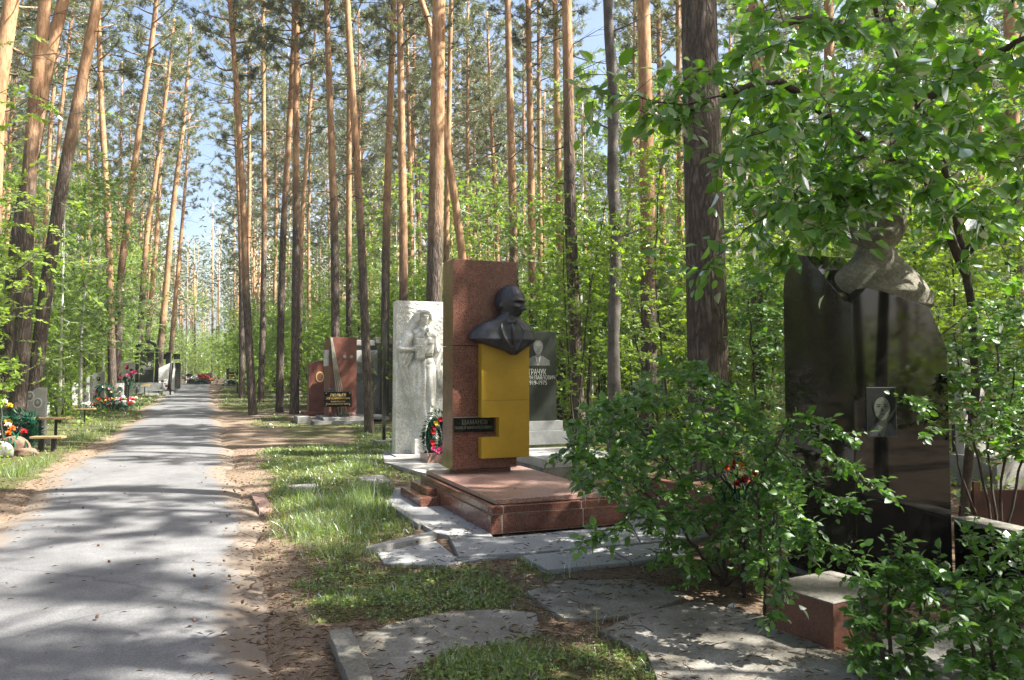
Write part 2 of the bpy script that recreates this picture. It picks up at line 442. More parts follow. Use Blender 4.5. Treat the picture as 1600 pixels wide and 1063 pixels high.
def scatter(tri, tmpl, pos, d, nrm, L, W, mat, rnd=None):
    """one template per row: along d, flat side facing nrm"""
    pos = np.asarray(pos, float); m = len(pos)
    if m == 0: return
    d = np.asarray(d, float); d = d / (np.linalg.norm(d, axis=1)[:, None] + 1e-9)
    s = np.cross(nrm, d); s /= (np.linalg.norm(s, axis=1)[:, None] + 1e-9)
    n2 = np.cross(d, s)
    L = np.broadcast_to(L, (m,))[:, None, None]; W = np.broadcast_to(W, (m,))[:, None, None]
    tv, tt = tmpl
    V = pos[:, None, :] + tv[None, :, 0:1] * L * d[:, None, :] + tv[None, :, 1:2] * W * s[:, None, :] + tv[None, :, 2:3] * L * n2[:, None, :]
    k = len(tv)
    T = (np.arange(m)[:, None, None] * k + tt[None]).reshape(-1, 3)
    if rnd is None: rnd = NR.random(m)
    tri.add(V.reshape(-1, 3), T, mat, np.repeat(rnd, k))

def unit(v):
    v = np.asarray(v, float); return v / (np.linalg.norm(v, axis=-1, keepdims=True) + 1e-9)

def grow(skel, targets, wood, tri, sides=4, r_tip=0.002, r_per_m=0.006, wob=0.10, sag=0.05, nseg=6, rmax=0.03):
    """join every target to the nearest point of the growing skeleton with a bent tapering branch; returns list of polylines"""
    pts = [np.asarray(skel, float)]
    allp = np.asarray(skel, float)
    tg = [np.asarray(t, float) for t in targets]
    dist = [np.min(np.linalg.norm(allp - t, axis=1)) for t in tg]
    order = np.argsort(dist)
    lines = []
    for i in order:
        t = tg[i]
        dd = np.linalg.norm(allp - t, axis=1) + 0.35 * np.maximum(0, allp[:, 2] - t[2])
        j = int(np.argmin(dd)); a = allp[j]
        L = np.linalg.norm(t - a)
        if L < 0.02: continue
        s = np.linspace(0, 1, nseg)[:, None]
        mid = a + (t - a) * s
        bend = NR.normal(0, wob * L, 3)
        arc = np.sin(s * pi) * bend + np.array([0, 0, 1]) * sag * L * np.sin(s * pi)
        pl = mid + arc + NR.normal(0, 0.012 * L, (nseg, 3)) * np.sin(s * pi)
        r0 = min(rmax, r_tip + r_per_m * L)
        V, T = tube_arrays(pl, np.linspace(r0, r_tip, nseg), sides)
        tri.add(V, T, wood)
        lines.append(pl)
        allp = np.vstack([allp, pl[1:]])
    return lines

def leaves_on(tri, lines, n, tmpl, L, W, mat, start=0.25, up=1.0, droop=0.15, spread=0.9, tip=True):
    """n leaves set alternately along each polyline"""
    PP, DD, NN = [], [], []
    for pl in lines:
        k = len(pl)
        u = np.linspace(start, 1.0, n) * (k - 1)
        i = np.minimum(u.astype(int), k - 2); f = (u - i)[:, None]
        p = pl[i] * (1 - f) + pl[i + 1] * f
        t = unit(pl[i + 1] - pl[i])
        side = unit(np.cross(t, np.array([0, 0, 1.])) + 1e-4)
        sg = np.where(np.arange(n) % 2 == 0, 1, -1)[:, None]
        d = t * 0.55 + side * sg * spread + NR.normal(0, 0.28, (n, 3)) + np.array([0, 0, -droop])
        if tip: d[-1] = t[-1] + NR.normal(0, 0.15, 3)
        nn = np.array([0, 0, up]) + NR.normal(0, 0.48, (n, 3))
        PP.append(p); DD.append(d); NN.append(nn)
    if not PP: return
    PP = np.concatenate(PP); DD = np.concatenate(DD); NN = np.concatenate(NN)
    m = len(PP)
    sz = NR.uniform(0.5, 1.25, m)
    scatter(tri, tmpl, PP, DD, NN, L * sz, W * sz, mat)

def text(s, size, mat, parent, x, y, z, name='lettering', align='CENTER', ext=0.0015, width=None):
    cu = bpy.data.curves.new('t', 'FONT')
    cu.body = s; cu.size = size; cu.align_x = align; cu.align_y = 'CENTER'; cu.extrude = ext
    o = bpy.data.objects.new('t', cu); COL.objects.link(o)
    dg = bpy.context.evaluated_depsgraph_get(); dg.update()
    me = bpy.data.meshes.new_from_object(o.evaluated_get(dg))
    bpy.data.objects.remove(o)
    me.name = name
    co = np.empty(len(me.vertices) * 3); me.vertices.foreach_get('co', co); co = co.reshape(-1, 3)
    if width and len(co):
        co[:, 0] *= width / (co[:, 0].max() - co[:, 0].min())
    me.vertices.foreach_set('co', np.stack([co[:, 0], -co[:, 2], co[:, 1]], 1).ravel())
    me.materials.clear(); me.materials.append(MATS[mat]); me.update()
    ob = link(name, me, parent); ob.location = (x, y, z)
    return ob

def vnoise(x, y, s, seed=0):
    """cheap smooth noise on arrays"""
    r = np.random.default_rng(seed)
    o = np.zeros_like(x)
    for k in range(6):
        a = r.uniform(0, 2 * pi); f = s * r.uniform(0.6, 1.7); p = r.uniform(0, 6.28)
        o += np.sin((x * cos(a) + y * sin(a)) * f + p + 0.9 * np.sin((x * sin(a) - y * cos(a)) * f * 0.7 + p * 2))
    return o / 6

def in_poly(x, y, poly):
    c = np.zeros(x.shape, bool); n = len(poly)
    for i in range(n):
        x0, y0 = poly[i][0], poly[i][1]; x1, y1 = poly[(i + 1) % n][0], poly[(i + 1) % n][1]
        k = ((y0 > y) != (y1 > y)) & (x < (x1 - x0) * (y - y0) / ((y1 - y0) or 1e-9) + x0)
        c ^= k
    return c

# ------------------------------------------------------------------ ground
def road_right(y): return 0.52 - 0.4 * y + 0.10 * np.sin(y * 0.9) + 0.06 * np.sin(y * 2.3 + 1)
def road_left(y): return -2.3 - 0.4 * y + 0.14 * np.sin(y * 0.7 + 2) + 0.05 * np.sin(y * 2.9)

GRASS_PX = [
    ([(415, 705), (480, 700), (600, 692), (612, 745), (520, 762), (440, 772), (418, 745)], .09, 1.0),
    ([(430, 775), (560, 752), (612, 790), (655, 825), (590, 852), (570, 878), (475, 862), (440, 815)], .15, 1.0),
    ([(480, 885), (600, 885), (700, 893), (825, 925), (800, 955), (690, 955), (560, 975), (500, 985), (486, 940)], .055, .75),
    ([(610, 1100), (690, 1025), (830, 1008), (960, 1010), (1060, 1060), (1080, 1130), (600, 1130)], .06, .8),
    ([(-330, 900), (-60, 790), (40, 752), (95, 715), (200, 660), (262, 632), (292, 606), (270, 600), (180, 606), (40, 620), (-300, 640), (-700, 700)], .13, 1.0),
    ([(345, 636), (385, 650), (440, 640), (478, 628), (430, 612), (345, 604)], .10, 1.0),
    ([(815, 868), (860, 893), (920, 890), (870, 905), (800, 885)], .07, .6),
    ([(555, 660), (700, 690), (720, 745), (640, 755), (610, 735), (560, 690)], .10, .8),
    ([(395, 655), (450, 650), (470, 668), (400, 672)], .06, .5),
]
GRASS = [([tuple(G(*p)[:2]) for p in poly], h, dn) for poly, h, dn in GRASS_PX]
SAND_PX = [[(350, 648), (480, 640), (600, 668), (600, 695), (430, 706), (410, 740), (400, 780), (372, 700)]]
SAND = [[tuple(G(*p)[:2]) for p in poly] for poly in SAND_PX]

def masks(x, y):
    wx = x + 0.22 * vnoise(x, y, 5, 1) + 0.1 * vnoise(x, y, 14, 2); wy = y + 0.22 * vnoise(x, y, 5, 3) + 0.1 * vnoise(x, y, 14, 4)
    g = np.zeros_like(x)
    for poly, h, dn in GRASS:
        g = np.maximum(g, in_poly(wx, wy, poly) * dn)
    rr, rl = road_right(y), road_left(y)
    onroad = (x < rr + 0.05) & (x > rl - 0.05)
    g = np.where(onroad, 0, g)
    s = np.zeros_like(x)
    for poly in SAND: s = np.maximum(s, in_poly(wx, wy, poly) * 0.9)
    near = np.minimum(np.abs(x - rr), np.abs(x - rl))
    s = np.maximum(s, np.clip(1.0 - near / 0.9, 0, 1) * 0.8)
    far = (g < .1) & (y > 14) & ((x > rr + 1.5) | (x < rl - 1.2))
    g = np.where(far, np.clip(.55 + .5 * vnoise(x, y, 1.2, 6), 0, 1) * .8, g)
    return g, s

def build_ground():
    rows = np.concatenate([np.linspace(-70, 1.5, 26), np.geomspace(1.8, 400, 420)])
    tt = np.concatenate([np.linspace(-1, 1, 420)])
    Yg, Tg = np.meshgrid(rows, tt, indexing='ij')
    half = 60 + 1.05 * np.maximum(Yg, 0)
    Xg = np.sign(Tg) * np.abs(Tg) ** 1.8 * half
    H = np.interp(Yg, GX, GZ)
    rr, rl = road_right(Yg), road_left(Yg)
    inr = (Xg < rr + 0.02) & (Xg > rl - 0.02)
    edge = np.minimum(np.abs(Xg - rr), np.abs(Xg - rl))
    k = np.clip(edge / 0.8, 0, 1)
    bump = 0.045 * vnoise(Xg, Yg, 1.1, 20) + 0.018 * vnoise(Xg, Yg, 5, 21) + 0.008 * vnoise(Xg, Yg, 16, 22)
    Z = H + np.where(inr, -0.05, k * (0.02 + bump * 0.8) - 0.004)
    flat = (Yg > 4) & (Yg < 14) & (Xg > -2.6) & (Xg < 5)
    Z = np.where(flat & ~inr, H + np.minimum(Z - H, 0.012) , Z)
    V = np.stack([Xg.ravel(), Yg.ravel(), Z.ravel()], 1)
    nr, nc = Yg.shape
    i = (np.arange(nr - 1)[:, None] * nc + np.arange(nc - 1)[None, :]).ravel()
    T = np.concatenate([np.stack([i, i + 1, i + nc + 1], 1), np.stack([i, i + nc + 1, i + nc], 1)])
    t = Tri(); t.add(V, T, 'forest_floor')
    me = t.mesh('ground', smooth=True)
    g, s = masks(Xg.ravel(), Yg.ravel())
    for nm, a in (('grass', g), ('sand', s)):
        at = me.attributes.new(nm, 'FLOAT', 'POINT'); at.data.foreach_set('value', a.astype(np.float32))
    tag(link('ground', me), kind='structure')
    # road: a slightly domed sheet with uneven edges
    rows = np.concatenate([np.linspace(-8, 3, 20), np.geomspace(3.1, 85, 260)])
    tt = np.linspace(0, 1, 15)
    Yr, Tr = np.meshgrid(rows, tt, indexing='ij')
    rr = road_right(Yr) + 0.035 * vnoise(Yr, Yr * 0, 9, 5); rl = road_left(Yr) + 0.05 * vnoise(Yr, Yr * 0 + 3, 8, 7)
    X = rl + (rr - rl) * Tr
    Z = np.interp(Yr, GX, GZ) + 0.012 + 0.035 * (1 - (2 * Tr - 1) ** 2) + 0.018 * vnoise(X, Yr, 0.9, 9)
    Z[:, 0] -= 0.03; Z[:, -1] -= 0.03
    t = Tri(); nr, nc = Yr.shape
    i = (np.arange(nr - 1)[:, None] * nc + np.arange(nc - 1)[None, :]).ravel()
    T = np.concatenate([np.stack([i, i + 1, i + nc + 1], 1), np.stack([i, i + nc + 1, i + nc], 1)])
    t.add(np.stack([X.ravel(), Yr.ravel(), Z.ravel()], 1), T, 'asphalt')
    me = t.mesh('road', smooth=True)
    at = me.attributes.new('dust', 'FLOAT', 'POINT'); at.data.foreach_set('value', (np.abs(2 * Tr - 1) ** 5).ravel().astype(np.float32))
    tag(link('road', me), kind='structure')
build_ground()

SLABS = []     # ground polygons covered by paving: nothing grows there
def slab(name, px, z, th, mat, parent, bevel=0.008, keep=True):
    poly = [G(a, b, z) for a, b in px]
    xy = [(p.x, p.y) for p in poly]
    area = sum(xy[i][0] * xy[(i + 1) % len(xy)][1] - xy[(i + 1) % len(xy)][0] * xy[i][1] for i in range(len(xy)))
    if area < 0: xy = xy[::-1]
    # ragged outline
    out = []
    for i in range(len(xy)):
        a, b = Vector(xy[i]), Vector(xy[(i + 1) % len(xy)])
        k = max(1, int((b - a).length / 0.12))
        for j in range(k):
            p = a.lerp(b, j / k)
            if j: p = p + Vector((R.uniform(-1, 1), R.uniform(-1, 1))) * (0.007 if mat == 'old_concrete' else 0.002)
            out.append((p.x, p.y))
    SLABS.append(xy)
    return prism(name, out, z - th, z, mat, parent, bevel=bevel)

# ------------------------------------------------------------------ paving
def paving():
    pv = thing('pavement', None, None); pv['kind'] = 'structure'
    slab('slab', [(603, 788), (618, 763), (672, 757), (740, 800), (770, 838), (700, 836), (682, 833), (655, 817)], .05, .12, 'paving', pv)
    slab('slab', [(702, 838), (770, 840), (900, 828), (985, 820), (1000, 848), (813, 864), (717, 869)], .052, .12, 'paving', pv)
    slab('slab', [(987, 819), (960, 790), (1090, 780), (1130, 835), (1062, 843), (1002, 848)], .05, .12, 'paving', pv)
    slab('slab', [(586, 858), (672, 838), (711, 869), (808, 865), (694, 883), (600, 881)], .03, .10, 'paving', pv)
    slab('slab', [(815, 868), (945, 855), (985, 878), (857, 890)], .045, .12, 'paving', pv)
    slab('slab', [(949, 855), (1060, 846), (1075, 865), (989, 878)], .043, .12, 'paving', pv)
    slab('curb', [(571, 857), (573, 853), (676, 829), (683, 833), (679, 837)], .085, .14, 'concrete', pv)
    slab('curb', [(600, 783), (606, 781), (661, 815), (654, 819)], .07, .14, 'concrete', pv)
    slab('slab', [(552, 987), (640, 968), (705, 955), (790, 952), (838, 958), (846, 985), (800, 1003), (700, 1017), (640, 1047), (590, 1090)], .02, .1, 'old_concrete', pv, .004)
    slab('curb', [(514, 985), (548, 980), (606, 1110), (562, 1110)], .075, .14, 'old_concrete', pv)
    slab('slab', [(823, 925), (868, 908), (1000, 904), (1075, 930), (1015, 955), (935, 966), (880, 965)], .018, .1, 'old_concrete', pv, .004)
    slab('slab', [(935, 985), (1010, 955), (1090, 938), (1190, 960), (1290, 1012), (1345, 1040), (1330, 1130), (1050, 1130), (1010, 1020)], .02, .1, 'old_concrete', pv, .004)
    slab('slab', [(392, 772), (412, 770), (424, 790), (405, 797)], .03, .08, 'rose_granite', pv)
    slab('slab', [(406, 799), (423, 792), (428, 797), (412, 803)], .03, .08, 'rose_granite', pv)
    slab('slab', [(450, 758), (492, 755), (500, 764), (458, 769)], .03, .08, 'concrete', pv)
    slab('slab', [(598, 705), (660, 708), (700, 733), (665, 740), (600, 722)], .06, .1, 'concrete', pv)
    slab('slab', [(560, 745), (598, 742), (612, 752), (570, 757)], .03, .08, 'concrete', pv)
    slab('slab', [(1345, 1010), (1500, 960), (1640, 990), (1640, 1130), (1345, 1130)], .03, .1, 'concrete', pv)
paving()

# ------------------------------------------------------------------ sculpture helpers
def head_pts(nu=72, nv=56, hair='back', amp=1.0):
    """a head looking along -Y, unit height 1 (chin at z=0, crown at z=1), shaped as a displaced ellipsoid"""
    U = np.linspace(0, 2 * pi, nu, endpoint=False); Vv = np.linspace(0.001, pi - 0.001, nv)
    vv, uu = np.meshgrid(Vv, U, indexing='ij')
    x = np.sin(vv) * np.sin(uu); y = -np.sin(vv) * np.cos(uu); z = np.cos(vv)
    X = x * 0.345; Y = y * 0.44 + 0.05; Z = 0.54 + z * 0.46
    # jaw: narrow below
    low = np.clip((0.5 - Z) / 0.5, 0, 1)
    X *= 1 - 0.30 * low ** 1.5
    back = np.clip(y, 0, 1)
    Y -= 0.22 * low * back            # nape comes in
    Y += np.where(y < 0, 0.02, 0) 
    # flat face plane
    face = np.clip(-y, 0, 1) ** 2
    def g(cx, cz, sx, sz, a):
        return a * np.exp(-((X - cx) / sx) ** 2 - ((Z - cz) / sz) ** 2) * (y < 0.1)
    d = np.zeros_like(X)
    d += g(0, 0.60, 0.24, 0.035, 0.035)                          # brow
    for s in (-1, 1):
        d += g(s * 0.135, 0.53, 0.075, 0.045, -0.065)            # eye sockets
        d += g(s * 0.135, 0.525, 0.038, 0.022, 0.038)            # eyes
        d += g(s * 0.19, 0.42, 0.08, 0.06, 0.022)                # cheekbones
        d += g(s * 0.125, 0.30, 0.03, 0.09, -0.022)              # folds beside the mouth
        d += g(s * 0.05, 0.375, 0.032, 0.022, 0.035)             # nostrils
    d += g(0, 0.43, 0.034, 0.085, 0.075) + g(0, 0.375, 0.042, 0.032, 0.085)   # nose
    d += g(0, 0.275, 0.085, 0.014, 0.035) + g(0, 0.235, 0.07, 0.016, 0.034) + g(0, 0.256, 0.09, 0.007, -0.028)   # lips
    d += g(0, 0.19, 0.07, 0.02, -0.018) + g(0, 0.10, 0.075, 0.06, 0.05)      # chin
    Y -= d * amp
    # hair cap
    hl = 0.70 + 0.10 * np.abs(uu - pi) / pi * 0
    if hair == 'back':
        cap = np.clip((Z - (0.40 + 0.42 * np.clip(-y, -0.2, 1) / 1.0)) / 0.03, 0, 1)
        n_ = 0.006 * np.sin(uu * 22 + Z * 9)
        X += x * (0.010 + n_) * cap; Y += y * (0.010 + n_) * cap; Z += z * (0.008) * cap
    else:
        cap = np.clip((Z - (0.30 + 0.45 * np.clip(-y, -0.2, 1))) / 0.04, 0, 1)
        n_ = 0.012 * np.sin(uu * 13 + Z * 14)
        X += x * (0.05 + n_) * cap; Y += y * (0.04 + n_) * cap; Z += np.clip(z, 0, 1) * 0.05 * cap
    V = np.stack([X.ravel(), Y.ravel(), Z.ravel()], 1)
    F = []
    for i in range(nv - 1):
        for j in range(nu):
            a = i * nu + j; b = i * nu + (j + 1) % nu
            F.append((a, b, b + nu, a + nu))
    F.append(tuple(range(nu - 1, -1, -1))); F.append(tuple((nv - 1) * nu + j for j in range(nu)))
    return V, F

def ell(cx, cy, cz, rx, ry, rz, rot=None, n=20):
    V = []; F = []
    for i in range(n + 1):
        t = pi * i / n
        for j in range(n):
            a = 2 * pi * j / n
            V.append((rx * sin(t + 1e-5) * cos(a), ry * sin(t + 1e-5) * sin(a), rz * cos(t)))
    for i in range(n):
        for j in range(n):
            a = i * n + j; b = i * n + (j + 1) % n
            F.append((a, a + n, b + n, b))
    V = np.array(V)
    if rot is not None:
        M = np.array(Matrix.Rotation(rot[1], 3, rot[0])); V = V @ M.T
    return V + np.array([cx, cy, cz]), F

def fuse(name, parts, voxel, mat, parent, smooth_it=6, loc=(0, 0, 0)):
    V = []; F = []
    for v, f in parts:
        o = len(V)
        V += [tuple(p) for p in v]; F += [tuple(i + o for i in q) for q in f]
    me = bpy.data.meshes.new('raw'); me.from_pydata(V, [], F)
    bm = bmesh.new(); bm.from_mesh(me); bmesh.ops.remove_doubles(bm, verts=bm.verts, dist=1e-4)
    bmesh.ops.recalc_face_normals(bm, faces=bm.faces); bm.to_mesh(me); bm.free()
    o = bpy.data.objects.new('raw', me); COL.objects.link(o)
    md = o.modifiers.new('r', 'REMESH'); md.mode = 'VOXEL'; md.voxel_size = voxel; md.use_smooth_shade = True
    if smooth_it:
        ms = o.modifiers.new('s', 'SMOOTH'); ms.iterations = smooth_it; ms.factor = 0.5
    dg = bpy.context.evaluated_depsgraph_get(); dg.update()
    m2 = bpy.data.meshes.new_from_object(o.evaluated_get(dg)); m2.name = name
    bpy.data.objects.remove(o)
    m2.materials.clear(); m2.materials.append(MATS[mat])
    m2.polygons.foreach_set('use_smooth', [True] * len(m2.polygons))
    ob = link(name, m2, parent); ob.location = loc
    return ob

def loft(sections, n=40):
    """sections: list of (z, cx, cy, rx, ry, power) superellipse rings"""
    V = []; F = []
    for (z, cx, cy, rx, ry, pw) in sections:
        for j in range(n):
            a = 2 * pi * j / n; c, s = cos(a), sin(a)
            V.append((cx + rx * math.copysign(abs(c) ** pw, c), cy + ry * math.copysign(abs(s) ** pw, s), z))
    m = len(sections)
    for i in range(m - 1):
        for j in range(n):
            a = i * n + j; b = i * n + (j + 1) % n
            F.append((a, b, b + n, a + n))
    F.append(tuple(range(n - 1, -1, -1))); F.append(tuple((m - 1) * n + j for j in range(n)))
    return np.array(V), F

def xf(part, scale=1.0, rz=0.0, rx=0.0, loc=(0, 0, 0), ry=0.0):
    v, f = part
    M = np.array(Matrix.Rotation(rz, 3, 'Z') @ Matrix.Rotation(ry, 3, 'Y') @ Matrix.Rotation(rx, 3, 'X'))
    return (np.asarray(v) * scale) @ M.T + np.array(loc), f

# ------------------------------------------------------------------ main monument
def main_monument():
    c = G(767, 834.5, .05)
    t = thing('bust_monument', 'tall red granite stele with a yellow panel standing on stepped red granite base', 'monument', (c.x, c.y, .05), ROADA)
    W, D = 1.52, 2.75
    # stepped base: each course of its own blocks with light joints
    def course(x0, x1, y0, y1, z0, z1, mat, nx, ny):
        th = 0.10
        xs = np.linspace(x0, x1, nx + 1); ys = np.linspace(y0, y1, ny + 1)
        if nx > 1:
            xs[1] = x0 + 0.12
        for i in range(nx):
            box('block', xs[i] + (.006 if i else 0), xs[i + 1] - (.006 if i < nx - 1 else 0), y0, y0 + th, z0, z1, mat, t)
        for i in range(ny):
            a = max(ys[i], y0 + th) + .004
            box('block', x0, x0 + th, a, ys[i + 1] - .004, z0, z1, mat, t)
            box('block', x1 - th, x1, a, ys[i + 1] - .004, z0, z1, mat, t)
        box('core', x0 + .003, x1 - .003, y0 + .003, y1 - .003, z0 - .006, z1 - .003, 'mortar', t, 0)
    course(0, W, 0, D, 0, .178, 'red_granite', 3, 3)
    course(.02, W - .02, .02, D - .02, .186, .255, 'red_granite', 3, 2)
    prism('platform', [(.09, .11), (W - .09, .11), (W - .09, D - .05), (.09, D - .05)], .262, .31, 'rose_granite', t, .004)
    for (y0, y1) in ((1.75, 2.75),):
        box('step', -.24, -.006, y0, y1, 0, .10, 'red_granite', t)
    box('step', -.11, -.004, 1.95, 2.75, .102, .178, 'red_granite', t)
    # stele
    bx, by = 0.27, 2.13
    sw, sdp = .87, .44
    box('socket', bx + .08, bx + sw - .06, by + .06, by + sdp - .06, .306, .375, 'brown_stone', t)
    box('stele_lower', bx, bx + sw, by, by + sdp, .37, 1.925, 'red_granite', t, .006)
    box('stele_upper', bx, bx + sw, by, by + sdp, 1.931, 3.03, 'red_granite', t, .006)
    # yellow panel, C shaped around the name plaque, standing proud
    pf = by - .13
    def pxx(px): # x in picture on the panel's front plane -> local x
        o = Vector((c.x, c.y, 0)) + RD * pf
        r = (px - 800) / FPX
        return (r * o.y - o.x) / (RX.x - r * RX.y)
    def pzz(py, lx):
        o = Vector((c.x, c.y, 0)) + RD * pf + RX * lx
        return P(800, py, o.y).z - .05
    x0, x1 = pxx(752.5), pxx(827)
    xn = pxx(780)
    zt, zb = pzz(535, x0), pzz(717, x0)
    n0, n1 = pzz(684, x0), pzz(653, x0)
    zs = pzz(626, x0)
    plate('panel', [(x0, zs + .0015), (x1, zs + .0015), (x1, zt), (x0, zt)], pf, by - .003, 'gold_panel', t, .003)
    plate('panel', [(x0, zb), (x1, zb), (x1, zs - .0015), (x0, zs - .0015), (x0, n1), (xn, n1), (xn, n0), (x0, n0)], pf, by - .003, 'gold_panel', t, .003)
    pm = n1 - n0
    box('plaque', bx + .015, xn - .03, by - .022, by - .003, n0 + pm * .26, n1 - .004, 'black_granite', t, .002)
    cx = (bx + xn) / 2 - .01
    text('ШАМАНОВ', .082, 'plaque_text_dim', t, cx + .01, by - .0235, n1 - pm * .25, width=.34)
    text('ПАВЕЛ МИХАЙЛОВИЧ', .05, 'plaque_text_dim', t, cx - .01, by - .0235, n1 - pm * .52, width=.49)
    box('moulding', bx + .008, xn - .022, by - .008, by - .002, n1 - .003, n1 + .008, 'grey_granite', t, 0)
    # bronze bust on the panel's head
    mid = Vector((c.x, c.y, 0)) + RD * (by - .10) + RX * (pxx(788))
    b = thing('bronze_bust', 'dark bronze bust of a man in suit and tie looking right, on the yellow panel', 'bust', (mid.x, mid.y, zt + .05), ROADA)
    # local frame: chest towards -Y
    HS = .495
    torso = loft([(-.15, .12, -.08, .04, .04, 1), (-.10, .11, -.06, .13, .09, .9), (-.05, .07, -.03, .27, .12, .8), (.0, 0.02, 0, .42, .15, .75), (.04, -.01, .01, .485, .17, .75),
                  (.10, -.01, .02, .475, .17, .8), (.155, 0, .02, .45, .165, .85), (.205, .01, .02, .40, .155, .9), (.245, .03, .01, .33, .145, .95), (.285, .05, 0, .22, .135, 1), (.36, .06, -.01, .125, .125, 1), (.43, .08, -.01, .10, .11, 1)])
    torso = (torso[0] * np.array([.93, 1, 1.04]), torso[1])
    hd = xf(head_pts(hair='back', amp=1.35), HS, rz=radians(32), rx=radians(4), loc=(.09, -.02, .245))
    ears = []
    for s in (-1, 1):
        e = ell(s * .345 * HS, .06 * HS, .47 * HS, .03 * HS, .07 * HS, .10 * HS, n=12)
        ears.append(xf(e, 1, rz=radians(32), loc=(.09, -.02, .245)))
    lap = []
    def strip(pts, r, flat=.35):
        V, T = tube_arrays(pts, r, 8)
        V2, F2 = V, [tuple(q) for q in T] + [tuple(range(7, -1, -1))]
        return V2, F2
    lap.append(strip([(-.06, -.10, .27), (-.09, -.155, .17), (-.05, -.172, .05), (.05, -.15, -.07)], [.012, .016, .016, .012]))
    lap.append(strip([(.16, -.09, .27), (.22, -.135, .16), (.20, -.155, .04), (.13, -.13, -.12)], [.012, .016, .016, .012]))
    lap.append(strip([(.06, -.13, .25), (.07, -.165, .14), (.08, -.165, .02), (.09, -.15, -.06)], [.014, .024, .026, .016]))
    lap.append(strip([(-.05, -.04, .30), (.0, -.11, .28), (.05, -.14, .25)], [.025, .025, .02]))
    lap.append(strip([(.15, -.04, .30), (.12, -.11, .28), (.07, -.14, .25)], [.025, .025, .02]))
    fuse('figure', [torso, hd] + ears + lap, .0085, 'bronze', b, 2)
    return t
main_monument()

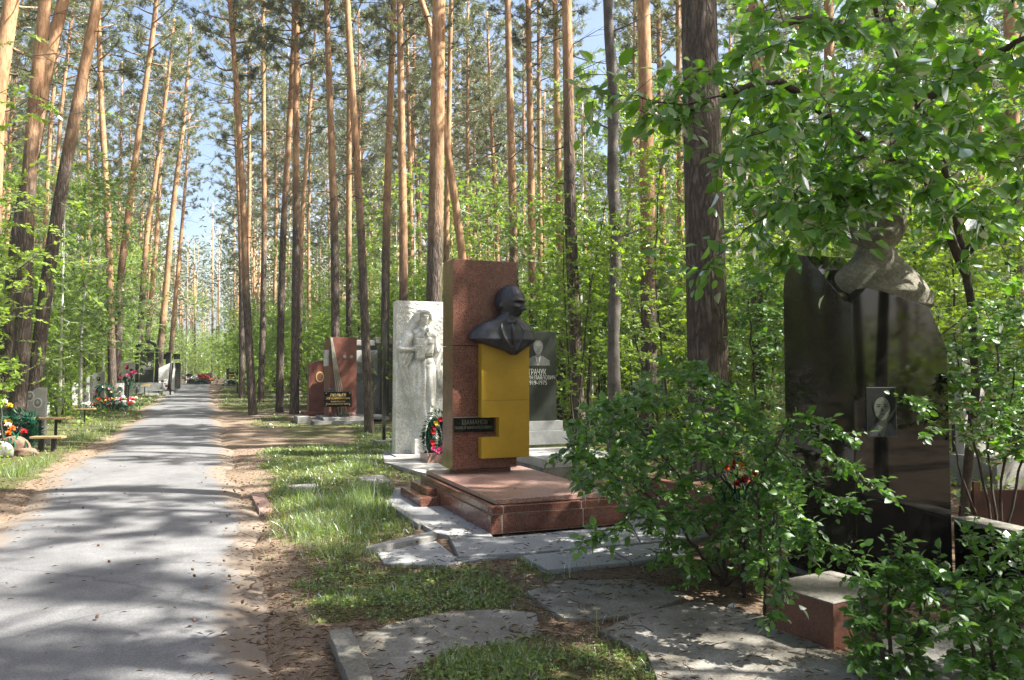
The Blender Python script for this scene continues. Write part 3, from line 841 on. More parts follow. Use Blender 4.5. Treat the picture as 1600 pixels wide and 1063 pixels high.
# ------------------------------------------------------------------ marble relief of a woman
def relief_stele():
    o = G(618.5, 701, .05)
    o = P(618.5, 701, 15.0); bz = gz(15)
    t = thing('relief_stele', 'tall white marble stele carved with a standing woman holding a book', 'monument', (o.x, o.y, bz), ROADA)
    W, H, D = 1.0, 3.06, .26
    nu, nv = 150, 440
    u = np.linspace(0, W, nu); v = np.linspace(0.08, H, nv)
    Uu, Vv = np.meshgrid(u, v, indexing='xy')
    s = 320.0
    X = 60 + Uu * s; Y = 1010 - (Vv - 0.08) * 327.0          # into zoomed picture coordinates
    Hh = 0.014 * np.abs(vnoise(X, Y, .35, 31)) + 0.014 * np.abs(vnoise(X, Y, .8, 32)) + .008 * vnoise(X, Y, .15, 33)
    left_smooth = 1.0
    def cap(ax, ay, bx, by, ra, rb, h, flat=.5, add=0):
        nonlocal Hh
        dx, dy = bx - ax, by - ay; L2 = dx * dx + dy * dy + 1e-9
        k = np.clip(((X - ax) * dx + (Y - ay) * dy) / L2, 0, 1)
        d = np.hypot(X - ax - k * dx, Y - ay - k * dy); r = ra + (rb - ra) * k
        q = np.clip(1 - (d / r) ** 2, 0, 1) ** flat * h
        Hh = np.maximum(Hh, np.where(d < r, q + add, 0))
    def poly(pts, h, soft=6):
        nonlocal Hh
        m = in_poly(X, Y, pts)
        dmin = np.full(X.shape, 1e9)
        for i in range(len(pts)):
            ax, ay = pts[i]; bx, by = pts[(i + 1) % len(pts)]
            dx, dy = bx - ax, by - ay; L2 = dx * dx + dy * dy
            k = np.clip(((X - ax) * dx + (Y - ay) * dy) / L2, 0, 1)
            dmin = np.minimum(dmin, np.hypot(X - ax - k * dx, Y - ay - k * dy))
        q = np.clip(dmin / soft, 0, 1)
        hh = h(X, Y) if callable(h) else h
        Hh = np.where(m, np.maximum(Hh, hh * np.sqrt(1 - (1 - q) ** 2)), Hh)
    # cloak behind, falling from the head on the left, and drapery on the right
    poly([(190, 95), (215, 110), (180, 210), (110, 285), (65, 310), (70, 280), (120, 235), (165, 165)], .045, 14)
    poly([(60, 300), (110, 250), (150, 250), (165, 420), (140, 500), (150, 620), (160, 680), (120, 640), (100, 600), (90, 500), (70, 440)],
         lambda x, y: .075 + .022 * np.sin((x * .75 - y * .35) * .22) , 14)
    poly([(290, 260), (330, 300), (368, 360), (372, 430), (345, 440), (372, 560), (375, 640), (330, 560), (310, 480)],
         lambda x, y: .07 + .024 * np.sin((x * .9 + y * .4) * .2), 10)
    # skirt with folds
    poly([(178, 400), (292, 395), (312, 450), (318, 560), (310, 700), (300, 800), (300, 895), (185, 900), (180, 800), (150, 690), (128, 560), (130, 460), (150, 430)],
         lambda x, y: .165 + .014 * np.sin((x - 215 + (y - 640) * (x - 215) * -.0006) * .17) + .016 * np.sin((x * .6 + y * .16) * .12) - .03 * ((x - 225) / 100) ** 2, 38)
    cap(255, 460, 272, 700, 40, 30, .20, .5)
    # torso
    poly([(150, 225), (200, 205), (255, 205), (300, 240), (306, 300), (292, 390), (185, 395), (165, 330)], lambda x, y: .17 - .03 * ((x - 235) / 70) ** 2 - .02 * (y > 372) * (y < 394) + .008 * np.sin((x + y * .8) * .16), 26)
    cap(262, 285, 262, 300, 32, 32, .205)
    # sleeves, arm and hand
    cap(128, 262, 92, 335, 36, 26, .17); cap(80, 345, 165, 345, 23, 15, .185)
    poly([(70, 365), (165, 365), (160, 400), (120, 470), (90, 455)], lambda x, y: .12 + .02 * np.sin((x * .9 + y * .35) * .24), 10)
    cap(296, 262, 312, 350, 24, 18, .14)
    # book
    poly([(168, 276), (226, 280), (229, 404), (172, 406)], .235, 3)
    poly([(172, 396), (232, 394), (232, 412), (178, 418)], .20, 3)
    for i, yy in enumerate((326, 335, 344, 353)):
        cap(168, yy, 205 - i * 3, yy + 2, 7, 6, .262)
    cap(165, 340, 180, 342, 17, 12, .245)
    # neck, collar, bow
    cap(226, 215, 228, 170, 22, 20, .17)
    poly([(190, 205), (215, 195), (230, 225), (205, 232)], .205, 6); poly([(262, 205), (240, 195), (230, 225), (255, 234)], .205, 6)
    for k in (-1, 1):
        cap(230, 228, 230 + k * 16, 262, 6, 9, .215)
    # head
    cap(228, 135, 228, 150, 46, 40, .19)
    cap(229, 138, 228, 168, 31, 22, .235)
    cap(206, 105, 250, 103, 24, 24, .225); cap(188, 118, 186, 160, 14, 10, .20); cap(268, 118, 272, 160, 13, 9, .20)
    cap(229, 140, 229, 157, 5, 7, .262)
    cap(213, 131, 222, 132, 5, 4, .244); cap(237, 132, 246, 131, 5, 4, .244)
    cap(220, 170, 238, 170, 4, 4, .243)
    cap(228, 184, 229, 185, 12, 12, .236)
    eye = np.exp(-((X - 216) / 9) ** 2 - ((Y - 139) / 4.5) ** 2) + np.exp(-((X - 243) / 9) ** 2 - ((Y - 139) / 4.5) ** 2)
    Hh -= .022 * eye + .010 * np.exp(-((X - 229) / 12) ** 2 - ((Y - 177) / 2.5) ** 2)
    cap(185, 905, 195, 885, 16, 14, .17); cap(290, 905, 285, 885, 16, 14, .17)
    # foot block
    Hh = np.where((X > 155) & (X < 312) & (Y > 912), .27 + .004 * vnoise(X, Y, .3, 40), Hh)
    m = Hh.copy()
    for _ in range(1):
        m[1:-1, 1:-1] = (m[1:-1, 1:-1] * 4 + m[:-2, 1:-1] + m[2:, 1:-1] + m[1:-1, :-2] + m[1:-1, 2:]) / 8
    V = np.stack([Uu.ravel(), -m.ravel(), Vv.ravel()], 1)
    i = (np.arange(nv - 1)[:, None] * nu + np.arange(nu - 1)[None, :]).ravel()
    T = np.concatenate([np.stack([i, i + 1, i + nu + 1], 1), np.stack([i, i + nu + 1, i + nu], 1)])
    q = Tri(); q.add(V, T, 'white_marble'); rel = q.build('carved_front', t, smooth=True)
    box('stele', -.012, W + .012, -.003, D, 0, H + .01, 'white_marble', t, .004)
    box('rim', -.012, .02, -.035, -.004, 0.0, H, 'white_marble', t, .004)
    box('base', -.1, W + .25, -.42, D + .1, -.05, .085, 'concrete', t, .01)
    return t
relief_stele()

# ------------------------------------------------------------------ grey stele with engraved portrait behind
def ellipse_pts(cx, cz, rx, rz, n=20, top=1.0):
    return [(cx + rx * cos(2 * pi * i / n), cz + rz * sin(2 * pi * i / n) * (top if sin(2 * pi * i / n) > 0 else 1)) for i in range(n)]

def portrait(parent, cx, cz, s, y, skin, hair, suit, shirt, dark, step=.0012, tie=True, clip=None):
    """engraved or printed head and shoulders, flat layers, s = head height"""
    L = [0]
    def lay(pts, m, nm='portrait'):
        L[0] += 1
        n = len(pts); yy = y - step * L[0]
        if clip: pts = [(min(max(p[0], clip[0]), clip[1]), max(p[1], clip[2])) for p in pts]
        return obj(nm, [(p[0], yy, p[1]) for p in pts], [tuple(range(n))], m, parent)
    lay([(cx - s * 1.0, cz - s * 1.35), (cx + s * 1.0, cz - s * 1.35), (cx + s * .95, cz - s * .95), (cx + s * .4, cz - s * .62), (cx - s * .4, cz - s * .62), (cx - s * .95, cz - s * .95)], suit)
    lay([(cx - s * .24, cz - s * .6), (cx + s * .24, cz - s * .6), (cx + .06 * s, cz - s * 1.3), (cx - .06 * s, cz - s * 1.3)], shirt)
    if tie: lay([(cx - s * .05, cz - s * .72), (cx + s * .05, cz - s * .72), (cx + .08 * s, cz - s * 1.15), (cx, cz - s * 1.3), (cx - .08 * s, cz - s * 1.15)], suit)
    lay([(cx - s * .2, cz - s * .3), (cx + s * .2, cz - s * .3), (cx + .2 * s, cz - s * .66), (cx, cz - s * .76), (cx - .2 * s, cz - s * .66)], dark)
    lay(ellipse_pts(cx, cz + s * .12, s * .42, s * .46), hair)
    lay(ellipse_pts(cx, cz, s * .35, s * .5, top=.84), skin)
    for k in (-1, 1):
        lay(ellipse_pts(cx + k * s * .155, cz + s * .05, s * .09, s * .035, 10), dark, 'portrait')
        lay(ellipse_pts(cx + k * s * .155, cz + s * .13, s * .11, s * .022, 10), dark, 'portrait')
    lay([(cx - s * .03, cz + s * .02), (cx + s * .01, cz + s * .02), (cx + s * .06, cz - s * .14), (cx - s * .07, cz - s * .14)], dark)
    lay(ellipse_pts(cx, cz - s * .26, s * .12, s * .028, 10), dark)

def grey_stele():
    d = 14.0; bz = .28
    a = P(800, 700, d); b = P(868, 518, d + .3)
    t = thing('engraved_stele', 'dark grey stele with engraved portrait of a man, behind the yellow panel', 'gravestone', (P(797, 600, d - .15).x, d - .15, 0), ROADA)
    W = .92
    top = P(860, 518, d).z
    z0 = P(860, 658, d).z
    box('stele', .0, W, 0, .12, z0, top, 'dark_granite', t, .004)
    box('step', -.08, W + .10, -.06, .20, z0 - .17, z0 - .003, 'grey_granite', t, .004)
    box('step', -.14, W + .17, -.14, .26, z0 - .42, z0 - .173, 'grey_granite', t, .004)
    box('grave_slab', -.2, W + .35, -1.9, -.15, .16, .30, 'light_granite', t, .006)
    box('grave_slab', -.2, W + .35, -1.9, .3, -.05, .157, 'old_concrete', t, .006)
    cx = .53
    portrait(t, cx + .02, top - .30, .24, -.001, 'etch_mid', 'etch_dim', 'etch_dim', 'etch_light', 'etch_dim')
    text('ТРАЧУК', .15, 'etch_light', t, cx, -.0035, P(0, 582, d).z, width=.36)
    text('ВАЛЕНТИН ПАВЛОВИЧ', .10, 'etch_light', t, cx - .06, -.0035, P(0, 590.5, d).z, width=.84)
    text('1919-1975', .11, 'etch_light', t, cx, -.0035, P(0, 598.5, d).z, width=.38)
grey_stele()

# ------------------------------------------------------------------ black granite monument with rough stone bust, right foreground
def black_monument():
    A = G(1340, 935, 0)             # front edge
    t = thing('black_granite_monument', 'polished black granite pillar with a small framed portrait, rough stone bust on top', 'monument', (A.x, A.y, 0), 0)
    def L(px, py, d):
        p = P(px, py, d); return Vector((p.x - A.x, p.y - A.y, p.z))
    dl, dr = 6.45, 5.75
    lb = L(1231, 900, dl); rb = L(1489, 900, dr)
    # left slab, a rounded upper corner
    l0 = Vector((lb.x, lb.y)); c0 = Vector((0, 0)); r0 = Vector((rb.x, rb.y))
    back = Vector((rb.x * .75, lb.y + .1))
    def wall(name, p, q, prof, th, mat, n_in):
        """prof: list of (s,z) outline along p->q"""
        dvec = q - p; nn = Vector((-dvec.y, dvec.x)).normalized() * n_in
        v = [(p.x + dvec.x * s, p.y + dvec.y * s, z) for s, z in prof] + [(p.x + dvec.x * s + nn.x * th, p.y + dvec.y * s + nn.y * th, z) for s, z in prof]
        k = len(prof)
        f = [tuple(range(k)), tuple(range(2 * k - 1, k - 1, -1))] + [((i + 1) % k, i, k + i, k + (i + 1) % k) for i in range(k)]
        return obj(name, v, f, mat, t, bevel=.004)
    ztl = P(1250, 403, dl).z; zv = P(1335, 472, 5.5).z
    prof = [(0, .02), (.997, .02), (.997, zv), (.9, zv + .03), (.55, ztl - .16), (.36, ztl - .03), (.22, ztl), (.12, ztl - .03), (.04, ztl - .12), (0, ztl - .27)]
    wall('side_face', l0, c0, prof, .35, 'black_granite_side', 1)
    zr0 = P(1362, 446, 5.5).z; zr1 = P(1460, 480, 5.7).z; zr2 = P(1486, 545, 5.75).z
    prof = [(0.003, .02), (1, .02), (1, zr2), (.82, zr1), (.45, (zr0 + zr1) / 2 + .02), (.16, zr0), (.003, zv)]
    wall('portrait_face', c0, r0, prof, .40, 'black_granite', 1)
    prism('core', [(l0.x + .05, l0.y - .05), (.05, .25), (r0.x - .06, r0.y + .15), (back.x, back.y)], .03, 1.95, 'black_granite_side', t, 0)
    prism('foundation', [(l0.x - .08, l0.y), (-.03, -.07), (r0.x + .06, r0.y - .06), (back.x + .1, back.y + .1)], -.03, .04, 'concrete', t, .005)
    # photograph in a thin frame
    dv = (r0 - c0); ang = math.atan2(dv.y, dv.x)
    ln = dv.length
    e = bpy.data.objects.new('portrait_plaque', None); COL.objects.link(e); e.parent = t; e.rotation_euler = (0, 0, ang)
    s0 = .105; w_ = .225
    def hit(px):
        r = (px - 800) / FPX
        return (r * A.y - A.x) / (dv.x / ln - r * dv.y / ln)
    x0, x1 = hit(1352.5), hit(1398)
    zc1, zc0 = P(1375, 605, A.y + .1).z, P(1375, 682, A.y + .1).z
    e.location = (0, 0, 0)
    box('frame', x0, x1, -.004, .003, zc0, zc1, 'etch_dim', e, 0)
    box('photograph', x0 + .004, x1 - .004, -.006, .0, zc0 + .004, zc1 - .004, 'photo_black', e, 0)
    portrait(e, (x0 + x1) / 2, zc1 - .150, .185, -.0062, 'photo_skin', 'photo_black', 'photo_suit', 'photo_skin', 'photo_shade', .0004, tie=False, clip=(x0 + .006, x1 - .006, zc0 + .006))
    # rough stone shoulders, neck and head
    hc = L(1367, 395, 5.95)
    def zl(py): return P(800, py, 5.95).z
    cx_, cy_ = hc.x, hc.y
    sh = loft([(zl(525), cx_ + .04, cy_ + .12, .20, .10, .9), (zl(495), cx_ + .05, cy_ + .08, .33, .16, .85), (zl(478), cx_ + .02, cy_ + .02, .42, .22, .85), (zl(458), cx_, cy_, .41, .235, .85), (zl(436), cx_, cy_, .34, .21, .9),
               (zl(418), cx_, cy_, .26, .18, .95), (zl(402), cx_, cy_ - .01, .17, .15, 1), (zl(388), cx_, cy_ - .01, .135, .135, 1), (zl(350), cx_, cy_, .12, .13, 1)])
    right = ell(cx_ - .18, cy_ - .16, zl(470), .15, .10, .10, ('Y', .3)); left = ell(cx_ + .16, cy_ - .17, zl(462), .15, .09, .11, ('Y', -.35))
    hd = xf(head_pts(hair='full'), .54, rz=radians(-22), rx=radians(6), loc=(hc.x, hc.y - .02, zl(413)))
    ears = [xf(ell(s * .17, .03, .22, .016, .035, .05, n=12), 1, rz=radians(-14), loc=(hc.x, hc.y, hc.z)) for s in (-1, 1)]
    b = thing('stone_bust', 'rough pale stone bust half hidden by leaves on top of the black pillar', 'bust', (A.x, A.y, 0), 0)
    fuse('figure', [sh, hd] + ears, .009, 'rough_stone', b, 1)
    # reddish block lying against the foot
    C = G(1303, 1021, 0)
    f = thing('granite_block', 'low reddish brown granite block at the foot of the black pillar', 'stone block', (C.x, C.y, .0), math.atan2(.49, .87))
    box('block', 0, .62, 0, .50, 0, .275, 'brown_stone', f, .005)
    box('top_slab', -.003, .623, -.003, .503, .277, .286, 'old_concrete', f, .004)
    # low dark wall on the right
    W0 = G(1489, 935, 0); W0 = P(1490, 808, 5.75); W1 = P(1640, 832, 5.0)
    ln2 = (W1.xy - W0.xy)
    f = thing('low_wall', 'low black stone wall with a mossy top right of the black pillar', 'wall', (W0.x, W0.y, 0), math.atan2(ln2.y, ln2.x))
    ww = ln2.length + 1.2
    zt = W0.z
    box('wall', 0, ww, 0, .16, 0, zt - .035, 'black_granite', f, .004)
    for k in range(2):
        box('coping', k * ww / 2 - .01 * (k == 0), (k + 1) * ww / 2 - .005, -.012, .19, zt - .033, zt, 'old_concrete', f, .006)
black_monument()

# ------------------------------------------------------------------ monuments further along on the right
def flower_bunch(name, label, loc, n, cols, spread, size, group=None, height=.25, green='wreath_green', greens=60, cat='flowers'):
    t = thing(name, label, cat, loc, 0, group)
    q = Tri()
    m = greens
    p0 = NR.normal(0, 1, (m, 3)) * np.array([spread * .35, spread * .35, 0]) ; p0[:, 2] = NR.uniform(0, height * .5, m)
    d = NR.normal(0, .6, (m, 3)); d[:, 2] = np.abs(d[:, 2]) + .5
    scatter(q, LEAF8, p0, d, NR.normal(0, 1, (m, 3)), np.minimum(height * .8, .17) * NR.uniform(.6, 1.2, m), size * .32, green)
    q.build('greenery', t)
    for i in range(n):
        a = R.uniform(0, 6.28); rr = spread * sqrt(R.random()) * .6
        c = np.array([rr * cos(a), rr * sin(a), height * R.uniform(.45, 1.05)])
        ax = unit(np.array([cos(a) * .4, -.6 + sin(a) * .3, .7]) + NR.normal(0, .2, 3))
        fl = Tri(); k = 12
        an = np.arange(k) * 2.4
        e1 = unit(np.cross(ax, [0, 0, 1.])); e2 = np.cross(ax, e1)
        dd = np.cos(an)[:, None] * e1 + np.sin(an)[:, None] * e2 + ax * (np.linspace(.25, 1.3, k))[:, None]
        scatter(fl, LEAF4, np.repeat(c[None], k, 0), dd, np.repeat(ax[None], k, 0), size * .55, size * .5, cols[i % len(cols)])
        scatter(fl, LEAF4, c + dd * 0.0, -dd * .2 + ax * .9, dd, size * .35, size * .4, cols[i % len(cols)])
        fl.build('flower', t)
        if R.random() < .6:
            V, T = tube_arrays([(c[0] * .4, c[1] * .4, 0), c], [.004, .003], 4)
            st = Tri(); st.add(V, T, 'wreath_green'); st.build('stem', t)
    return t

def torus_pts(R0, n, tube):
    a = NR.uniform(0, 2 * pi, n); b = NR.uniform(0, 2 * pi, n)
    c = np.stack([np.cos(a) * (R0 + tube * .6 * np.cos(b)), tube * .6 * np.sin(b), np.sin(a) * (R0 + tube * .6 * np.cos(b))], 1)
    d = np.stack([np.cos(a) * np.cos(b), np.sin(b), np.sin(a) * np.cos(b)], 1) + .5 * np.stack([-np.sin(a), 0 * a, np.cos(a)], 1)
    return c, d

def wreath(label, loc, rz, R0, tube, cols, nf, stretch=1.0, group=None, tilt=0):
    t = thing('wreath', label, 'wreath', loc, rz, group)
    q = Tri()
    c, d = torus_pts(R0, 900, tube)
    c[:, 2] = (c[:, 2] + R0) * stretch; 
    scatter(q, LEAF4, c, d, NR.normal(0, 1, c.shape), tube * NR.uniform(.5, .9, len(c)), tube * .16, 'wreath_green')
    a = np.linspace(0, 2 * pi, 25)
    V, T = tube_arrays(np.stack([R0 * np.cos(a), 0 * a, (R0 * np.sin(a) + R0) * stretch], 1), np.full(25, tube * .5), 7)
    q.add(V, T, 'wreath_green', np.zeros(len(V)))
    q.build('greenery', t)
    for i in range(nf):
        an = R.uniform(0, 6.28)
        c = np.array([R0 * cos(an), -tube * .75, (R0 * sin(an) + R0) * stretch])
        fl = Tri(); k = 11; b = np.arange(k) * 2.4
        dd = np.stack([np.cos(b), np.linspace(-.3, -1.4, k), np.sin(b)], 1)
        scatter(fl, LEAF4, np.repeat(c[None], k, 0), dd, np.repeat([[0, -1., 0.01]], k, 0), tube * .55, tube * .5, cols[i % len(cols)])
        fl.build('flower', t)
    return t

def right_row():
    # red granite slab with a fan of steel rods
    d = 24.5
    o = P(514, 655, d); b = gz(d)
    t = thing('rod_monument', 'red granite monument with slanting steel rods and two small stars', 'monument', (o.x, o.y, b), ROADA)
    H = P(530, 527, d).z - b
    W, D = .86, 1.15
    box('stele', 0, W, 0, D, .12, H, 'red_granite_dull', t, .006)
    box('plinth', -.55, W + .15, -.75, D + .2, -.02, .10, 'concrete', t, .01)
    box('plinth', -.25, W + .95, -.50, D + .1, .102, .19, 'concrete', t, .01)
    box('plinth', -1.0, -.6, -.3, .8, .0, .22, 'concrete', t, .01)
    # relief tablet on the left side
    box('relief_tablet', -.055, -.004, .12, .95, H - .92, H - .40, 'white_marble', t, .01)
    for k in range(4):
        V, T = tube_arrays([(.02 + .012 * k, -.02, H - .02), (.30 + .115 * k * .75, -.09, .22)], [.016, .022], 8)
        q = Tri(); q.add(V, T, 'steel'); q.build('rod', t, smooth=True)
    for k in range(2):
        c = (.47 + k * .22, H - .62)
        pts = [(c[0] + (.075 if i % 2 == 0 else .034) * sin(i * pi / 5 + .3), c[1] + (.075 if i % 2 == 0 else .034) * cos(i * pi / 5 + .3)) for i in range(10)]
        plate('star', pts, -.025, -.003, 'steel', t)
    # hanging plaque
    pz0, pz1 = P(0, 635.5, d).z - b, P(0, 612, d).z - b
    x0 = -.18; x1 = .76
    x0, x1 = -.20, .66
    box('plaque', x0, x1, -.30, -.26, pz0, pz1, 'black_granite', t, .004)
    h = pz1 - pz0; cx = (x0 + x1) / 2
    box('plaque_leg', cx - .1, cx - .07, -.28, -.26, .1, pz0 + .002, 'black_iron', t)
    box('plaque_leg', cx + .07, cx + .1, -.28, -.26, .1, pz0 + .002, 'black_iron', t)
    text('ЛЮЛЬЕВ', .12, 'gold_text', t, cx, -.302, pz1 - h * .24, width=.50)
    text('ЛЕВ ВЕНИАМИНОВИЧ', .085, 'gold_text', t, cx, -.302, pz1 - h * .45, width=.74)
    text('КОНСТРУКТОР', .06, 'gold_text', t, cx, -.302, pz1 - h * .66, width=.44)
    text('ТЕХНИЧЕСКИХ НАУК', .06, 'gold_text', t, cx, -.302, pz1 - h * .82, width=.74)
    for xx in (x0 + .06, x1 - .06):
        for zz in (pz0 + .05, pz1 - .05):
            q, f = ell(xx, -.302, zz, .016, .012, .016, n=8); obj('screw', q, f, 'steel', t, True)
    # posy on the plaque
    lp = Matrix.Translation((o.x, o.y, b)) @ Matrix.Rotation(ROADA, 4, 'Z') @ Vector((x0 + .25, -.28, pz1))
    flower_bunch('posy', 'small purple posy with green leaves on top of the hanging black plaque', lp, 3, ['petal_purple', 'petal_blue'], .25, .09, height=.07, greens=30)
    lp = Matrix.Translation((o.x, o.y, b)) @ Matrix.Rotation(ROADA, 4, 'Z') @ Vector((.48, -.38, .19))
    flower_bunch('flowers', 'pale artificial flowers at the foot of the slanting steel rods', lp, 5, ['petal_white', 'petal_cream', 'petal_pink'], .4, .12, height=.12, greens=20)
    # small rounded red gravestone behind to the left
    d = 27.5; o = P(487, 620, d); b = gz(d)
    t = thing('red_gravestone', 'lower reddish brown gravestone with curved top and round medallion', 'gravestone', (o.x, o.y, b), ROADA)
    H = P(0, 562, d).z - b
    pr = [(-.1, 0), (.62, 0), (.62, H)] + [(.62 - .72 * i / 8, H - .16 * (i / 8) ** 2) for i in range(1, 9)]
    plate('stele', pr, 0, .5, 'red_granite_dull', t, .006)
    plate('medallion', ellipse_pts(.28, H - .62, .14, .19, 24), -.02, -.003, 'gold_text', t)
    plate('portrait', ellipse_pts(.28, H - .62, .11, .15, 24), -.026, -.021, 'brown_stone', t)
    box('plinth', -.3, .9, -.5, .7, -.05, .10, 'red_granite_dull', t)
    # grey memorial wall with medallion
    d = 27.0; o = P(553, 640, d); b = gz(d)
    t = thing('memorial_wall', 'grey stone memorial wall with a carved profile medallion behind a thin pine', 'monument', (o.x, o.y, b), ROADA)
    H = P(0, 527, d).z - b
    box('panel', -.1, .42, .10, .35, .05, H - .72, 'grey_granite', t); box('panel', .44, 1.38, .10, .35, .05, H - .75, 'grey_granite', t)
    box('panel', -.1, 1.40, .20, .4, H - .75, H - .24, 'grey_granite', t)
    box('cornice', -.15, .72, .02, .45, H - .30, H - .10, 'concrete', t, .02)
    box('cornice', .74, 1.45, .0, .45, H - .22, H + .02, 'concrete', t, .02)
    box('pillar', 1.40, 1.62, 0, .45, .05, H - .22, 'grey_granite', t); box('pillar', .93, 1.0, .04, .098, H - 1.28, H - .3, 'light_granite', t)
    box('tablet', .03, .82, .02, .095, H - 1.28, H - .46, 'light_granite', t, .01)
    plate('medallion', ellipse_pts(.40, H - .86, .27, .30, 28), -.005, .018, 'concrete', t)
    v, f = loft([(-.2, 0, 0, .07, .02, 1), (-.1, .01, 0, .08, .03, 1), (-.02, .0, 0, .10, .035, 1), (.08, .01, 0, .12, .04, 1), (.17, .02, 0, .08, .03, 1), (.2, .02, 0, .02, .01, 1)], 16)
    obj('profile_relief', v + np.array([.40, -.01, H - .86]), f, 'light_granite', t, True)
    box('door_panel', .52, .90, .06, .098, .12, 1.05, 'concrete', t); box('niche', 1.02, 1.25, .08, .098, .1, .95, 'black_iron', t)
    box('plinth', -.25, 1.8, -.45, .6, -.05, .06, 'concrete', t, .01)
    lp = Matrix.Translation((o.x, o.y, b)) @ Matrix.Rotation(ROADA, 4, 'Z') @ Vector((1.05, -.05, .06))
    flower_bunch('flowers', 'small bunch of white and red flowers before the grey memorial wall', lp, 7, ['petal_white', 'petal_red', 'petal_white'], .35, .12, height=.32)
    # narrow dark pole stone behind the relief
    d = 18.0; o = P(606, 680, d)
    t = thing('grey_slab', 'narrow dark grey slab edge just left of the white marble stele', 'gravestone', (o.x - .12, o.y, 0), ROADA)
    box('stele', 0, .07, 0, .10, 0, P(0, 505, d).z, 'dark_granite', t); box('plinth', -.2, .4, -.3, .3, -.03, .10, 'concrete', t)
    # small white bench
    o = G(450, 634, 0); b = o.z
    t = thing('stone_bench', 'small whitish stone bench among the pine trunks beside the dirt path', 'bench', (o.x, o.y, b), ROADA)
    box('seat', -.6, .55, -.2, .2, .30, .42, 'light_granite', t, .02); box('leg', -.4, -.2, -.15, .15, -.05, .298, 'concrete', t); box('leg', .2, .4, -.15, .15, -.05, .298, 'concrete', t)
    # gravestone with gold lettering far right of the road
    o = G(362, 603, 0); b = o.z; d = o.y
    t = thing('gold_lettered_gravestone', 'black gravestone with gold lettering at the right edge of the road, far off', 'gravestone', (o.x, o.y, b), ROADA)
    box('stele', -.45, .45, 0, .15, .15, 1.45, 'black_granite', t); box('cap', -.52, .52, -.03, .18, 1.453, 1.52, 'dark_granite', t); box('plinth', -.7, .7, -.3, .4, -.05, .147, 'grey_granite', t)
    for k in range(4):
        box('lettering', -.28 + .04 * (k % 2), .28 - .05 * (k % 3), -.006, -.001, .55 + k * .13, .60 + k * .13, 'gold_text', t, 0)
    t = thing('pale_gravestone', 'narrow pale grey gravestone touching the gold lettered one', 'gravestone', (o.x + .75, o.y + .5, b), ROADA)
    box('stele', -.2, .25, 0, .15, 0, 1.25, 'light_granite', t); box('medallion', -.02, .08, -.01, -.002, .85, .98, 'black_granite', t)
    flower_bunch('flowers', 'heap of white flowers before the gold lettered gravestone', (o.x + .25, o.y - .9, b), 22, ['petal_white', 'petal_cream', 'petal_white'], 1.1, .22, height=.55)
    flower_bunch('flowers', 'orange and white flowers between two dark pine trunks right of the road', (o.x + 3.0, o.y - 1.4, gz(o.y)), 12, ['petal_orange', 'petal_white', 'petal_yellow'], .8, .2, height=.5)
right_row()

# wreath and flowers right of the relief
_w = P(683, 690, 14.1)
wreath('green wreath with red flowers leaning beside the marble woman', (_w.x, _w.y, .12), ROADA + .3, .18, .12, ['petal_crimson', 'petal_red', 'petal_yellow'], 14, 1.9)
_w = P(686, 700, 13.6)
flower_bunch('flowers', 'pink artificial flowers on the small step before the green wreath', (_w.x, _w.y, .20), 9, ['petal_pink', 'petal_red', 'petal_pink'], .42, .10, height=.14, greens=20)
_w = P(668, 712, 13.6)
_t = thing('stone_step', 'small reddish step beside the foot block of the marble woman', 'step', (_w.x, _w.y, 0), ROADA)
box('block', 0, .5, 0, .5, 0, .2, 'rose_granite', _t, .01)
_w = P(1160, 756, 5.6)
_t = thing('flower_stand', 'thin dark stand holding the red and orange flowers inside the shrub', 'stand', (_w.x, _w.y, 0))
box('post', -.012, .012, -.012, .012, 0, _w.z - .2, 'black_iron', _t, 0); box('tray', -.09, .09, -.06, .06, _w.z - .199, _w.z - .18, 'black_iron', _t, 0)
flower_bunch('flowers', 'bright red and orange artificial flowers glimpsed through the shrub', (_w.x, _w.y, _w.z - .18), 15, ['petal_red', 'petal_crimson', 'petal_red', 'petal_orange'], .22, .065, height=.36, greens=16)
_w = P(1190, 775, 7.0)
flower_bunch('flowers', 'one cream and one dark purple flower in the shrub beside the black pillar', (_w.x, _w.y, _w.z - .10), 4, ['petal_cream', 'petal_crimson', 'petal_purple'], .18, .08, height=.16, greens=14)
# brown grave box behind the shrub that those flowers stand on
_w = P(1150, 800, 7.4)
_t = thing('grave_box', 'reddish brown raised grave border half hidden behind the flowering shrub', 'grave', (_w.x, _w.y, 0), ROADA)
box('border', -.1, 1.6, -.1, 0, 0, .46, 'brown_stone', _t); box('border', -.1, 0, .003, 1.6, 0, .46, 'brown_stone', _t); box('soil', .003, 1.6, .003, 1.6, 0, .35, 'litter', _t); box('coping', -.13, 1.63, -.13, .02, .463, .50, 'old_concrete', _t)
_w = P(1560, 640, 11)
flower_bunch('flowers', 'red, blue and orange flowers seen through leaves at the right edge', (P(1540, 650, 11).x, 11, .95), 14, ['petal_red', 'petal_blue', 'petal_orange'], .45, .13, height=.3)
_t = thing('pale_gravestone', 'pale gravestone seen through leaves behind the red and blue flowers', 'gravestone', (P(1528, 650, 11.4).x, 11.4, 0), ROADA)
box('stele', -.3, .15, 0, .14, .3, 1.85, 'light_granite', _t); box('plinth', -.45, .5, -.6, .3, 0, .45, 'concrete', _t)
_t = thing('grave_fence', 'low rusty brown grave border under branches right of the black pillar', 'fence', (P(1515, 760, 7.6).x, 7.6, 0), .05)
box('panel', 0, 2.4, 0, .06, .10, .47, 'rust_paint', _t)
for k in range(3): box('post', .02 + k * 1.15, .09 + k * 1.15, -.03, -.002, 0, .56, 'rust_paint', _t)

